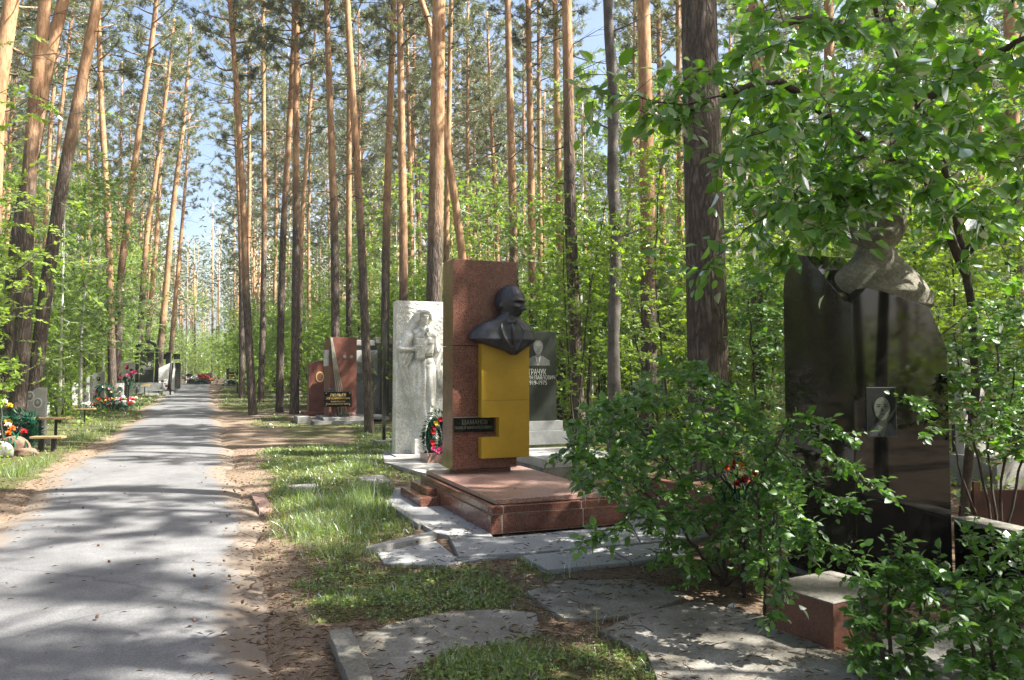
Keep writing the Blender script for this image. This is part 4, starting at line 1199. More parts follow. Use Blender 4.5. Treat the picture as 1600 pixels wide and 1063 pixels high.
# ------------------------------------------------------------------ left side graves
def left_side():
    # stele with three oval photographs
    o = G(45, 672, 0); d = 17.6
    o = P(26, 680, d)
    t = thing('oval_photo_gravestone', 'grey slanting gravestone with three white oval photographs beside the wooden table', 'gravestone', (o.x, o.y, 0), ROADA * .9)
    zt = P(0, 606, d).z; z1 = P(0, 621, d).z
    plate('stele', [(0, .2), (.56, .2), (.56, zt), (.42, zt - .0), (0, z1)], 0, .16, 'light_granite', t, .006)
    box('plinth', -.1, .7, -.1, .3, 0, .197, 'concrete', t)
    for cx, cz in ((.13, zt - .38), (.24, zt - .20), (.40, zt - .35)):
        plate('photograph_frame', ellipse_pts(cx, cz, .095, .12, 20), -.012, -.002, 'white_enamel', t)
        plate('photograph', ellipse_pts(cx, cz, .068, .09, 20), -.018, -.013, 'etch_mid', t)
        plate('photograph', ellipse_pts(cx, cz + .012, .03, .04, 12), -.021, -.0185, 'etch_light', t)
    p = P(36, 676, 16.4)
    wreath('large dark green wreath standing beside the wooden table', (p.x, p.y - .1, .20), .35, .26, .17, ['petal_yellow'], 1)
    st = thing('easel', 'thin black wire easel holding the large dark green wreath', 'stand', (p.x, p.y + .05, 0), .35)
    for s in (-1, 1):
        q = Tri(); q.add(*tube_arrays([(s * .2, -.05, 0), (s * .05, .1, .8)], [.012, .01], 6), 'black_iron'); q.build('leg', st)
    q = Tri(); q.add(*tube_arrays([(0, .35, 0), (0, .1, .8)], [.012, .01], 6), 'black_iron'); q.build('leg', st)
    q = Tri(); q.add(*tube_arrays([(-.17, -.03, .2), (.17, -.03, .2)], [.012, .012], 6), 'black_iron'); q.build('bar', st)
    # table and bench
    d = 16.6; p = P(80, 652, d)
    t = thing('wooden_table', 'small plank table on thin dark posts beside the path on the left', 'table', (p.x, p.y, 0), .1)
    box('tabletop', -.39, .39, -.2, .2, .66, .70, 'plank_wood', t, .006)
    for x in (-.22, .10):
        box('leg', x - .02, x + .02, -.03, .03, 0, .659, 'black_iron', t)
    p = P(75, 690, 16.0)
    t = thing('wooden_bench', 'short plank bench in front of the small wooden table', 'bench', (p.x, p.y, 0), .12)
    box('seat', -.31, .31, -.12, .12, .30, .345, 'plank_wood', t, .006)
    for x in (-.12, .10):
        box('leg', x - .025, x + .025, -.04, .04, 0, .299, 'black_iron', t)
    # boulder and stones
    def rock(label, px, py, dd, r, mat='boulder'):
        p = P(px, py, dd)
        bm = bmesh.new(); bmesh.ops.create_icosphere(bm, subdivisions=3, radius=1)
        for v in bm.verts:
            k = 1 + .18 * sin(v.co.x * 3 + px) + .15 * cos(v.co.y * 4 + v.co.z * 3)
            v.co = Vector((v.co.x * r[0] * k, v.co.y * r[1] * k, v.co.z * r[2] * k))
        me = bpy.data.meshes.new('boulder'); bm.to_mesh(me); bm.free(); me.materials.append(MATS[mat])
        me.polygons.foreach_set('use_smooth', [True] * len(me.polygons))
        ob = link('boulder', me); ob.location = (p.x, p.y, r[2] * .6); tag(ob, label, 'rock')
    rock('brown boulder in front of the dark green wreath', 18, 690, 15.5, (.30, .25, .26))
    rock('flat brown stone lying right of the bigger boulder', 38, 703, 15.4, (.25, .2, .10))
    rock('pale stone at the left edge among flowers', -2, 705, 15.0, (.22, .2, .24), 'concrete')
    for (px, dd, cols, n, lab, z) in ((-6, 16.2, ['petal_white', 'petal_red', 'petal_cream'], 16, 'white and red flower heap at the left edge beside the dark wreath', .0),
                                   (-4, 17.0, ['petal_teal', 'petal_yellow', 'petal_white'], 14, 'turquoise and yellow flowers at the left edge above the heap', .55),
                                   (2, 15.2, ['petal_white', 'petal_red', 'petal_orange'], 9, 'low white flowers in front of the boulder', .1)):
        p = P(px, 680, dd)
        flower_bunch('flowers', lab, (p.x, p.y, z), n, cols, .7, .14, height=.55)
    p = P(4, 680, 17.1)
    t = thing('gravestone', 'half seen dark gravestone behind the flower heap at left edge', 'gravestone', (p.x - .4, p.y + .2, 0), .4)
    box('stele', 0, .6, 0, .15, 0, .95, 'grey_granite', t, .01)
    # thicker cluster with the pile of flowers
    def at(px, py, z=0):
        return G(px, py, z)
    o = at(176, 637)
    d = o.y
    k = d / FPX
    def ps(px, lab, w_, h_, mat, slant=0, dd=0, nm='gravestone', name='gravestone'):
        p = P(px, 600, d + dd); b = gz(d + dd)
        t = thing(name, lab, 'gravestone', (p.x, p.y, b), ROADA * .8)
        plate('stele', [(-w_ / 2, .08), (w_ / 2, .08), (w_ / 2, h_), (-w_ / 2, h_ - slant)], 0, .14, mat, t, .006)
        box('plinth', -w_ / 2 - .12, w_ / 2 + .12, -.12, .26, -.05, .077, 'concrete', t)
        return t, p, b
    t, p, b = ps(180, 'light grey rectangular gravestone with red flowers on its top edge', .62, .98, 'light_granite')
    flower_bunch('flowers', 'red flowers on top of the light grey gravestone', (p.x - .1, p.y, b + .98), 6, ['petal_red'], .3, .12, height=.12, greens=14)
    t, p, b = ps(154, 'pale tapering gravestone left of the heap of artificial flowers', .46, 1.45, 'light_granite', .1, 1.5)
    box('medallion', -.06, .06, -.01, -.002, 1.05, 1.2, 'black_granite', t)
    t, p, b = ps(194, 'black gravestone with white round flowers beside the grey one', .2, .95, 'black_granite', 0, .3)
    flower_bunch('flowers', 'row of white round flowers against the black gravestone', (p.x, p.y - .15, b + .35), 6, ['petal_white'], .25, .14, height=.5, greens=10)
    p = P(163, 630, d - .6)
    wreath('dark green wreath leaning on the light grey gravestone', (p.x, p.y, gz(d) + .25), .3, .30, .13, ['petal_white', 'petal_cream', 'petal_pink'], 9)
    for (px, dz, lab, cols) in ((170, -1.2, 'orange flowers spread in the grass below the leaning wreath', ['petal_orange', 'petal_yellow', 'petal_orange']),
                                (184, -1.4, 'red and white flowers heaped in front of the light grey gravestone', ['petal_red', 'petal_white', 'petal_red']),
                                (188, -.5, 'white flowers heaped beside the black gravestone', ['petal_white', 'petal_cream', 'petal_pink']),
                                (179, -2.0, 'dark green and crimson flowers at the edge of the verge', ['petal_red', 'petal_teal', 'petal_white'])):
        p = P(px, 640, d + dz)
        flower_bunch('flowers', lab, (p.x, p.y, gz(d + dz)), 26, cols, .95, .13, height=.42, greens=110)
    p = P(201, 600, d + 1.0)
    t = flower_bunch('flowers', 'tall stand of pink and dark red flowers left of the arched tomb', (p.x, p.y, gz(d) + .7), 14, ['petal_pink', 'petal_crimson', 'petal_pink', 'petal_black'], .5, .2, height=.9)
    tt = thing('post', 'thin dark post carrying the pink and dark red flowers', 'post', (p.x, p.y, gz(d)), 0); box('post', -.03, .03, -.03, .03, 0, .9, 'black_iron', tt)
    # arched tomb
    o = G(228, 617); d = o.y; b = o.z
    t = thing('arched_tomb', 'tall dark granite tomb with open arch on two pillars and engraved couple portrait', 'monument', (o.x, o.y, b), ROADA * .8)
    s = d / FPX
    Wd = 36 * s; H = (617 - 534) * s
    x0, x1 = -Wd / 2, Wd / 2
    zp = H - Wd * .42
    box('pillar', x0 + .05, x0 + .22, 0, .25, .5, zp, 'black_granite', t); box('pillar', x1 - .22, x1 - .05, 0, .25, .5, zp, 'black_granite', t)
    box('cap', x0, x0 + .27, -.03, .28, zp + .002, zp + .06, 'dark_granite', t); box('cap', x1 - .27, x1, -.03, .28, zp + .002, zp + .06, 'dark_granite', t)
    n = 18
    outer = [(Wd * .46 * cos(pi * i / n), zp + .063 + Wd * .42 * sin(pi * i / n)) for i in range(n + 1)]
    inner = [(Wd * .33 * cos(pi * i / n), zp + .063 + Wd * .30 * sin(pi * i / n)) for i in range(n, -1, -1)]
    v = []; f = []
    for i in range(n + 1):
        a_, b_ = outer[i], inner[n - i]
        v += [(a_[0], .02, a_[1]), (b_[0], .02, b_[1]), (b_[0], .23, b_[1]), (a_[0], .23, a_[1])]
    for i in range(n):
        q = i * 4
        for j in range(4): f.append((q + j, q + (j + 1) % 4, q + 4 + (j + 1) % 4, q + 4 + j))
    f += [(0, 1, 2, 3), (n * 4 + 3, n * 4 + 2, n * 4 + 1, n * 4)]
    obj('arch', v, f, 'dark_granite', t, bevel=.006)
    pr = [(-Wd * .27, .7), (Wd * .27, .7), (Wd * .27, zp - .05)] + [(Wd * .27 * cos(pi * i / 8), zp - .05 + .16 * sin(pi * i / 8)) for i in range(1, 8)] + [(-Wd * .27, zp - .05)]
    plate('stele', pr, .05, .20, 'dark_granite', t, .005)
    portrait(t, -.12, 1.55, .26, .048, 'etch_mid', 'etch_dim', 'photo_suit', 'etch_mid', 'etch_dim', .002); portrait(t, .16, 1.78, .26, .020, 'etch_light', 'black_granite', 'etch_dim', 'etch_light', 'etch_dim', .002)
    box('plinth', x0 + .05, x1 + .2, -.2, .35, .33, .697, 'grey_granite', t, .01); box('plinth', x0 - .05, x1 + .3, -.4, .45, 0, .327, 'grey_granite', t, .01)
    box('step', x1 + .31, x1 + .75, -.8, .4, -.03, .17, 'light_granite', t); box('grave_slab', x0 + .3, x1 + .2, -1.6, -.42, -.03, .12, 'light_granite', t)
    box('lettering', -.30, .22, -.208, -.201, .50, .54, 'gold_text', t, 0); box('lettering', -.22, .28, -.208, -.201, .58, .62, 'gold_text', t, 0)
    p = P(222, 620, d - 1.8)
    tt = thing('iron_table', 'small dark metal table before the arched tomb', 'table', (p.x, p.y, gz(d - 1.8)), .3)
    box('tabletop', -.5, .35, -.25, .25, .52, .56, 'grey_granite', tt); box('leg', -.3, -.25, -.03, .03, -.02, .519, 'black_iron', tt); box('leg', .1, .15, -.03, .03, -.02, .519, 'black_iron', tt)
    p = P(238, 620, d - 1.2)
    tt = thing('iron_bench', 'low dark bench with pale seat right of the small metal table', 'bench', (p.x, p.y, gz(d - 1.2)), .3)
    box('seat', -.35, .5, -.12, .12, .28, .32, 'light_granite', tt); box('leg', -.2, -.16, -.03, .03, -.02, .279, 'black_iron', tt); box('leg', .3, .34, -.03, .03, -.02, .279, 'black_iron', tt)
    # white leaning slab, cross, pole
    p = P(252, 600, d + 3)
    b = gz(d + 3)
    t = thing('gravestone', 'white slanting gravestone with black stripe right of the arched tomb', 'gravestone', (p.x, p.y, b), ROADA)
    plate('stele', [(-.3, .2), (.75, .2), (.75, 2.0), (-.3, 1.45)], 0, .15, 'white_enamel', t, .006); plate('stripe', [(.35, .21), (.55, .21), (.68, 1.9), (.5, 1.8)], -.02, -.003, 'black_granite', t); box('plinth', -.45, .9, -.2, .3, -.05, .197, 'grey_granite', t)
    p = P(262, 600, d + 5); b = gz(d + 5)
    t = thing('cross', 'black memorial cross with a pale wreath on top, beyond the white slanting gravestone', 'cross', (p.x, p.y, b), ROADA)
    box('upright', -.14, .14, 0, .14, 0, 2.55, 'black_granite', t); box('crossbar', -.7, .7, .02, .12, 2.1, 2.45, 'black_granite', t)
    flower_bunch('flowers', 'pale flowers hanging over the black memorial cross', (p.x - .6, p.y - .1, b + 2.35), 10, ['petal_white', 'petal_cream'], .8, .22, height=.4, greens=20)
    flower_bunch('flowers', 'red and cream flowers at the foot of the black memorial cross', (p.x + .5, p.y - .8, b + .3), 10, ['petal_red', 'petal_cream', 'petal_orange'], .7, .2, height=.5, greens=30)
    p = P(258, 600, d + 2.4)
    flower_bunch('flowers', 'brownish flowers before the white slanting gravestone', (p.x, p.y - .4, gz(d + 2)), 9, ['petal_crimson', 'petal_white', 'petal_black'], .6, .2, height=.8, greens=30)
    o = G(266, 618)
    t = thing('pole', 'thin black iron pole at the road edge near the arched tomb', 'post', o, 0)
    q = Tri(); q.add(*tube_arrays([(0, 0, 0), (0, 0, 2.3)], [.05, .045], 8), 'black_iron'); q.build('post', t)
    p = P(271, 600, d + 9)
    t = thing('gravestone', 'dark gravestone with tiny portrait furthest down the left verge', 'gravestone', (p.x, p.y, gz(d + 9)), ROADA)
    box('stele', -.35, .45, 0, .15, .1, 1.9, 'dark_granite', t); box('plinth', -.6, .7, -.3, .4, -.05, .097, 'grey_granite', t); plate('medallion', ellipse_pts(.05, 1.45, .1, .14), -.015, -.002, 'etch_light', t)
    # pale crosses, stones and railings between trunks
    lab = [(68, 25, .35, .7, 'white_enamel', 'low white gravestone in the undergrowth behind the three ovals stone'),
           (100, 28, .5, .85, 'light_granite', 'pale grey gravestone overgrown with bushes'), (121, 31, .4, 1.0, 'white_enamel', 'white gravestone with dark picture in the bushes'),
           (143, 34, .4, 1.3, 'white_enamel', 'small white headstone left of the twin dark trunks'), (199, 40, .7, 2.0, 'light_granite', 'pale headstone with dark photo left of arched tomb'),
           (133, 30, .3, .7, 'concrete', 'stubby concrete marker in the grass left of the wreath'), (215, 46, .8, 1.9, 'white_enamel', 'whitish headstone half hidden behind the arched tomb')]
    for px, dd, w_, h_, mat, lb in lab:
        p = P(px, 600, dd); b = gz(dd)
        t = thing('gravestone', lb, 'gravestone', (p.x, p.y, b), R.uniform(.1, .5))
        pr = [(-w_ / 2, .1), (w_ / 2, .1), (w_ / 2, h_ * .9), (w_ * .2, h_), (-w_ * .3, h_ * .96), (-w_ / 2, h_ * .85)]
        plate('stele', pr, 0, .12, mat, t, .006); box('plinth', -w_ / 2 - .1, w_ / 2 + .1, -.1, .25, -.05, .097, 'concrete', t)
        plate('photograph', ellipse_pts(0, h_ * .68, .07, .09, 12), -.012, -.002, 'etch_dim', t)
    for i, (px, dd) in enumerate(((142, 33), (54, 20))):
        p = P(px, 600, dd)
        t = thing('cross', ('white wooden cross beside the small headstone', 'thin grey metal cross behind the plank table')[i], 'cross', (p.x, p.y, gz(dd)), .2)
        box('upright', -.05, .05, 0, .08, 0, 1.25, ('white_enamel', 'grey_granite')[i], t, 0); box('crossbar', -.28, .28, -.01, -.002, .85, .95, ('white_enamel', 'grey_granite')[i], t, 0)
    p = P(132, 652, 24)
    t = thing('plank_shelf', 'small plank shelf on a post in the grass left of the flower heap', 'table', (p.x, p.y, gz(24)), .2)
    box('tabletop', -.3, .3, -.12, .12, .46, .50, 'plank_wood', t); box('leg', -.02, .02, -.03, .03, -.02, .459, 'black_iron', t)
    flower_bunch('flowers', 'white flower on the small plank shelf', (p.x + .05, p.y, gz(24) + .5), 4, ['petal_white'], .18, .14, height=.2, greens=8)
    # where the road ends
    d = 72; b = gz(d)
    for (px, lb, mat, w_, h_) in ((301, 'dark gravestone with white flowers at the far end of the road', 'black_granite', 1.0, 1.0), (313, 'whitish gravestone at the far end of the road between dark ones', 'light_granite', .8, .8), (320, 'grey gravestone with slanted top at far end of the road', 'grey_granite', 1.1, 1.1)):
        p = P(px, 590, d + R.uniform(0, 2))
        t = thing('gravestone', lb, 'gravestone', (p.x, p.y, b), ROADA)
        plate('stele', [(-w_ / 2, 0), (w_ / 2, 0), (w_ / 2, h_), (-w_ / 2, h_ - .15)], 0, .2, mat, t, .01)
    for (px, cols, lb) in ((303, ['petal_white', 'petal_white', 'petal_black'], 'white flowers at the far left of the road end'), (311, ['petal_crimson', 'petal_red', 'petal_white'], 'crimson flowers in the middle of the road end'), (320, ['petal_orange', 'petal_red', 'petal_orange'], 'orange flowers at the right of the road end')):
        p = P(px, 590, d - 1)
        flower_bunch('flowers', lb, (p.x, p.y, b), 16, cols, 1.3, .4, height=.8)
left_side()

# ------------------------------------------------------------------ pines
def pine_crown(seed, H=10.0, spread=2.4, ntuft=950, dead=14):
    """bare lower sticks, then whorls of limbs with needle tufts; origin where the crown starts on the trunk"""
    global NR
    keep = NR; NR = np.random.default_rng(seed)
    q = Tri(); tips = []
    for i in range(dead):
        z = NR.uniform(-6.5, .5); a = NR.uniform(0, 2 * pi); L = NR.uniform(.5, 2.0)
        d = np.array([cos(a), sin(a), NR.uniform(-.25, .35)])
        s = np.linspace(0, 1, 6)[:, None]
        pl = np.array([0, 0, z]) + d * L * s + np.sin(s * 5) * NR.normal(0, .08, 3)
        V, T = tube_arrays(pl, np.linspace(.018, .004, 6), 4); q.add(V, T, 'twig')
        for k in range(3):
            b = pl[2 + k]; e = b + d * NR.uniform(.2, .5) + NR.normal(0, .25, 3)
            V, T = tube_arrays(np.stack([b, (b + e) / 2 + NR.normal(0, .03, 3), e]), [.007, .005, .003], 3); q.add(V, T, 'twig')
    nb = 46
    for i in range(nb):
        h = (i + .5) / nb
        z = H * (h ** .9) * .97; a = i * 2.4 + NR.uniform(-.5, .5)
        L = spread * (1 - .62 * h ** 1.6) * NR.uniform(.55, 1.15) * (0.55 + .45 * min(1, h * 5))
        up = NR.uniform(-.05, .35) + .5 * h
        d = unit(np.array([cos(a), sin(a), up])); s = np.linspace(0, 1, 7)[:, None]
        pl = np.array([0, 0, z]) + d * L * s + np.array([0, 0, .18 * L]) * s ** 2 + np.sin(s * 4) * NR.normal(0, .10 * L * .5, 3)
        V, T = tube_arrays(pl, np.linspace(.035 * (1 - .6 * h) + .008, .005, 7), 5); q.add(V, T, 'pine_bark')
        for k in range(int(7 + 3 * L)):
            u = NR.uniform(.35, 1) * 6; j = min(int(u), 5); b = pl[j] + (pl[j + 1] - pl[j]) * (u - j)
            e = b + unit(d + NR.normal(0, .75, 3)) * NR.uniform(.15, .55) * (L / 2) 
            V, T = tube_arrays(np.stack([b, (b + e) / 2 + [0, 0, .04], e]), [.008, .006, .003], 3); q.add(V, T, 'twig')
            tips.append((b, e)); 
        tips.append((pl[-2], pl[-1]))
    k = max(1, int(ntuft / len(tips)))
    B = np.array([t[0] for t in tips]); E = np.array([t[1] for t in tips])
    PP = []; DD = []
    for i in range(k + 1):
        u = NR.uniform(.35, 1.05, len(tips))[:, None]
        PP.append(B + (E - B) * u + NR.normal(0, .05, B.shape)); DD.append(unit(E - B))
    PP = np.concatenate(PP); DD = np.concatenate(DD)
    m = 16
    c = np.repeat(PP, m, 0); dd = np.repeat(DD, m, 0) * .7 + NR.normal(0, .62, (len(c), 3)) + [0, 0, .25]
    c = c + NR.normal(0, .035, c.shape)
    rn = np.repeat(NR.random(len(PP)), m)
    scatter(q, NEEDLE, c, dd, NR.normal(0, 1, c.shape), NR.uniform(.13, .24, len(c)), .026, 'pine_needles', rn)
    me = q.mesh('crown')
    NR = keep
    return me
CROWNS = [pine_crown(100 + i, spread=(2.3, 2.7, 2.0, 2.5, 2.2, 2.9)[i], ntuft=(950, 1050, 800, 900, 850, 1100)[i]) for i in range(6)]

def make_trunk_mesh(pts, r0, H, r_top=.05, sides=12, mat='pine_bark'):
    V, T = tube_arrays(pts, [max(r_top, r0 * (1 - .62 * (z / H) ** 1.1)) * (1 + .35 * math.exp(-max(z - pts[0][2], 0) / .25)) for z in pts[:, 2]], sides)
    q = Tri(); q.add(V, T, mat)
    return q.mesh('trunk', smooth=True)

def pine(base, line, r0, H, zc, orange, label, group, ci, sc=1.0, rot=0.0, name='pine_tree', crown=True):
    """line(z) -> xy offset from the base"""
    t = thing(name, label, 'pine', base, 0, group)
    zs = np.concatenate([[-.25, 0, .12, .35], np.linspace(.9, zc, 14), np.linspace(zc, H, 6)[1:]])
    p = np.array([[*line(min(z, H)), z] for z in zs])
    k = link('trunk', make_trunk_mesh(p, r0, H), t)
    k['orange_from'] = float(orange)
    if crown:
        c = link('crown', CROWNS[ci % len(CROWNS)], t)
        a = Vector((*line(zc), zc)); b = Vector((*line(H), H)); ax = (b - a)
        c.location = a
        s = ax.length / 10.0
        c.rotation_euler = (ax.to_track_quat('Z', 'Y') @ Vector((0, 0, 1)).rotation_difference(Vector((0, 0, 1)))).to_euler()
        q = Matrix.Rotation(0, 3, 'Z'); q = ax.to_track_quat('Z', 'Y').to_matrix() @ Matrix.Rotation(rot, 3, 'Z')
        c.rotation_euler = q.to_euler()
        c.scale = (s * sc, s * sc, s)
    return t

# (pixels down the trunk), width in pixels, label, height where the bark turns orange, optional depth
TRUNKS = [
    ([(22, -10), (-2, 140), (-40, 400)], 25, 'leaning orange pine cut off by the left edge of the picture', 0, 13.0),
    ([(71, 0), (53, 197), (43, 350), (40, 492), (31, 600)], 22, 'leaning pine with bright flank, second from the left of the crossing pair', 6.0, 17.5),
    ([(99, 0), (72, 99), (55, 220), (30, 350), (16, 492), (8, 600)], 21, 'leaning pine crossing behind its neighbour at the left edge', 6.8, 18.5),
    ([(151, 0), (109, 214), (86, 350), (68, 480), (52, 620)], 19, 'strongly leaning pine with smooth brown lower stem, right of the crossing pair', 7.2, 18.5),
    ([(30, 60), (16, 200), (9, 350), (4, 560)], 8, 'thin orange pine behind the leaning pines at the left edge', 5, 0),
    ([(92, 60), (79, 184), (72, 330), (66, 560)], 8, 'thin sunlit pine between the leaning pines on the left', 6, 0),
    ([(243, 16), (230, 115), (220, 180), (205, 310), (190, 430), (182, 612)], 11, 'right one of the two pines behind the leaning green wreath', 5, 32),
    ([(158, 155), (168, 330), (172, 450), (176, 612)], 11, 'left one of the two pines behind the leaning green wreath', 3, 31),
    ([(136, 150), (140, 330), (134, 600)], 7, 'orange pine among the birches on the left of the path', 4, 0),
    ([(189, 165), (186, 350), (178, 600)], 6, 'slim orange pine deep in the wood behind the twin pines', 5, 0),
    ([(240, 300), (232, 345), (218, 540), (215, 600)], 9, 'dark based pine directly left behind the arched tomb', 6, 46),
    ([(285, 200), (268, 350), (250, 540), (246, 600)], 10, 'leaning orange pine directly right behind the arched tomb', 3, 48),
    ([(292, 250), (279, 410), (268, 540), (264, 600)], 7, 'thin leaning pine right of the black memorial cross', 3, 58),
    ([(250, 280), (243, 390), (231, 532), (228, 600)], 8, 'pine seen through the open arch of the tomb', 4, 52),
    ([(359, 0), (370, 131), (382, 350), (384, 440), (394, 628)], 11.5, 'leaning pine closest to the road on its right side', 4.5, 0),
    ([(366, 120), (368, 184), (374, 340), (378, 612)], 8, 'slender pine tucked behind the pine closest to the road', 6, 0),
    ([(411, 0), (413, 350), (411, 500), (407, 637)], 9, 'straight pine beside the dirt path, left of a dark pair', 7, 0),
    ([(431, 120), (431, 350), (428, 625)], 6, 'very thin pole-like pine in front of the white bench', 5, 0),
    ([(461, 0), (443, 350), (437, 628)], 11, 'dark lower stem pine leaning right just behind the white bench', 7, 0),
    ([(464, 0), (464, 350), (462, 450), (460, 637)], 12.5, 'straight dark pine standing right beside the white bench', 7, 0),
    ([(492, 55), (471, 350), (466, 620)], 8, 'leaning slim pine behind the straight dark one at the bench', 6, 0),
    ([(487, 190), (482, 350), (484, 600)], 6, 'thin orange pine behind the low red gravestone', 3, 0),
    ([(510, 0), (522, 350), (525, 600)], 13, 'straight pine rising behind the red monument with steel rods', 6.5, 0),
    ([(545, 60), (545, 350), (546, 600)], 10, 'pine rising above the right shoulder of the red monument', 5.5, 0),
    ([(543, 0), (564, 350), (570, 500), (577, 678)], 13, 'slim leaning pine in front of the grey memorial wall', 5.5, 21.0),
    ([(561, 0), (562, 350), (563, 600)], 7, 'thin pine right behind the slim leaning one', 6, 0),
    ([(615, 0), (604, 350), (601, 600)], 13, 'pine leaning right behind the left edge of the marble stele', 6, 0),
    ([(624, 0), (630, 350), (632, 600)], 14, 'smooth orange pine behind the marble stele, left one', 4, 0),
    ([(635, 0), (642, 350), (645, 600)], 9, 'thin orange pine close behind the smooth one above the marble stele', 4, 0),
    ([(649, 0), (642, 350), (640, 600)], 8, 'narrow pine crossing the smooth one above the marble stele', 5, 0),
    ([(655, -10), (663, 0), (674, 60), (716, 350), (730, 470)], 13, 'strongly leaning orange pine ending behind the granite stele', 2, 22),
    ([(686, 0), (681, 350), (678, 470), (676, 680)], 24, 'thick orange pine with dark base between marble stele and granite stele', 4.7, 0),
    ([(705, 0), (698, 350), (696, 600)], 10, 'pine half hidden behind the thick orange one', 5, 0),
    ([(731, 30), (730, 350), (730, 600)], 8, 'thin pine above the granite stele, left one', 5, 0),
    ([(741, 80), (741, 350), (741, 600)], 6, 'thin pine above the granite stele, right one', 5, 0),
    ([(760, 0), (768, 200), (776, 350), (780, 600)], 8, 'curved slim pine above the right edge of the granite stele', 5, 0),
    ([(793, 0), (802, 350), (806, 600)], 14, 'straight orange pine above the bronze head', 5, 0),
    ([(818, 60), (818, 350), (818, 600)], 7, 'thin pine right of the straight one above the bronze head', 5, 0),
    ([(825, 0), (831, 350), (834, 600)], 13, 'even orange pine above the engraved grey stele', 4, 0),
    ([(841, 0), (844, 350), (846, 600)], 9, 'slim pine close right of the even orange pine', 5, 0),
    ([(867, 0), (874, 330), (878, 600)], 12, 'sunlit orange pine left of the one with the charred base', 3, 0),
    ([(885, 0), (891, 350), (897, 470), (906, 690)], 19, 'pine with blackened lower half right of the engraved stele', 6.6, 16.5),
    ([(900, 0), (912, 240), (915, 600)], 6, 'very thin pine right of the one with the blackened lower half', 5, 0),
    ([(1004, 0), (1012, 350), (1013, 480), (1015, 700)], 24, 'thick orange pine left of the broad dark trunk', 3.6, 0),
    ([(1028, 0), (1035, 330), (1037, 600)], 11, 'thin pine just right of the thick orange one', 4, 0),
    ([(1059, 0), (1063, 350), (1065, 600)], 11, 'pine touching the left flank of the broad dark trunk', 4, 0),
    ([(1092, 0), (1101, 350), (1106, 560), (1114, 830)], 60, 'broad dark furrowed pine trunk in the middle of the right half', 30, 9.6),
    ([(1176, 0), (1180, 250), (1184, 600)], 17, 'pine behind the leafy branches right of the broad dark trunk', 5, 0),
    ([(1296, 0), (1300, 330), (1302, 600)], 18, 'pine hidden by leaves above the black pillar', 5, 0),
    ([(1392, 0), (1398, 340), (1405, 560)], 22, 'dark pine directly behind the stone head', 12, 0),
    ([(1517, 0), (1522, 300), (1530, 600)], 20, 'pine behind the thin bushes at the right edge', 5, 0),
    ([(1580, 100), (1590, 600)], 24, 'thick pine at the right edge behind the leaves', 6, 0),
]
PINE_XY = []
def place_trunks():
    rr = random.Random(3)
    for i, (pts, wpx, label, orange, d) in enumerate(TRUNKS):
        D = .50 if wpx > 40 else (.33 if wpx > 18 else .29 if wpx > 12 else .26)
        if d == 0: d = D * 1200 / wpx
        r0 = .5 * wpx / FPX * d * 1.12
        b0 = gz(d)
        W = [P(px, py, d) for px, py in pts]
        zz = [p.z for p in W][::-1]; xx = [p.x for p in W][::-1]
        sl = (xx[1] - xx[0]) / (zz[1] - zz[0]); 
        if zz[0] > b0 + .05:
            xx = [xx[0] - sl * .9 * (zz[0] - b0)] + xx; zz = [b0] + zz
        H = rr.uniform(20, 24)
        s2 = (xx[-1] - xx[-2]) / (zz[-1] - zz[-2]) 
        if H > zz[-1]:
            xx.append(xx[-1] + s2 * .7 * (H - zz[-1])); zz.append(H)
        zz = np.array(zz) - b0; xx = np.array(xx)
        bx = float(np.interp(0, zz, xx))
        zc = rr.uniform(.56, .64) * H
        wob = (rr.uniform(-1, 1) * .08, rr.uniform(.3, .5), rr.uniform(0, 6))
        def line(z, zz=zz, xx=xx, bx=bx, zc=zc, wob=wob):
            # rounded corners: average over a short window
            x = np.mean([np.interp(z + o, zz, xx) for o in (-.6, -.3, 0, .3, .6)]) if z > .6 else np.interp(z, zz, xx)
            return (float(x) - bx, wob[0] * sin(wob[1] * max(z, 0) + wob[2]) - wob[0] * sin(wob[2]))
        pine((bx, d, b0), line, r0, H, zc, orange if orange < 20 else 30, label, 'pines', i, 1.0, rr.uniform(0, 6))
        PINE_XY.append((bx, d))
place_trunks()

def free_px(x, y):
    """may a random tree or bush stand here without hiding what the photograph shows"""
    if y < .5: return True
    px = 800 + 1200 * x / y
    if px < -60 or px > 1660: return True
    lim = [(-60, 24), (40, 24), (60, 30), (165, 36), (188, 53), (250, 60), (290, 74), (330, 84), (365, 42), (440, 34), (500, 31), (620, 30), (700, 24), (830, 19), (900, 17), (1060, 15.5), (1130, 14), (1240, 13), (1660, 13)]
    return y > np.interp(px, [a for a, b in lim], [b for a, b in lim])

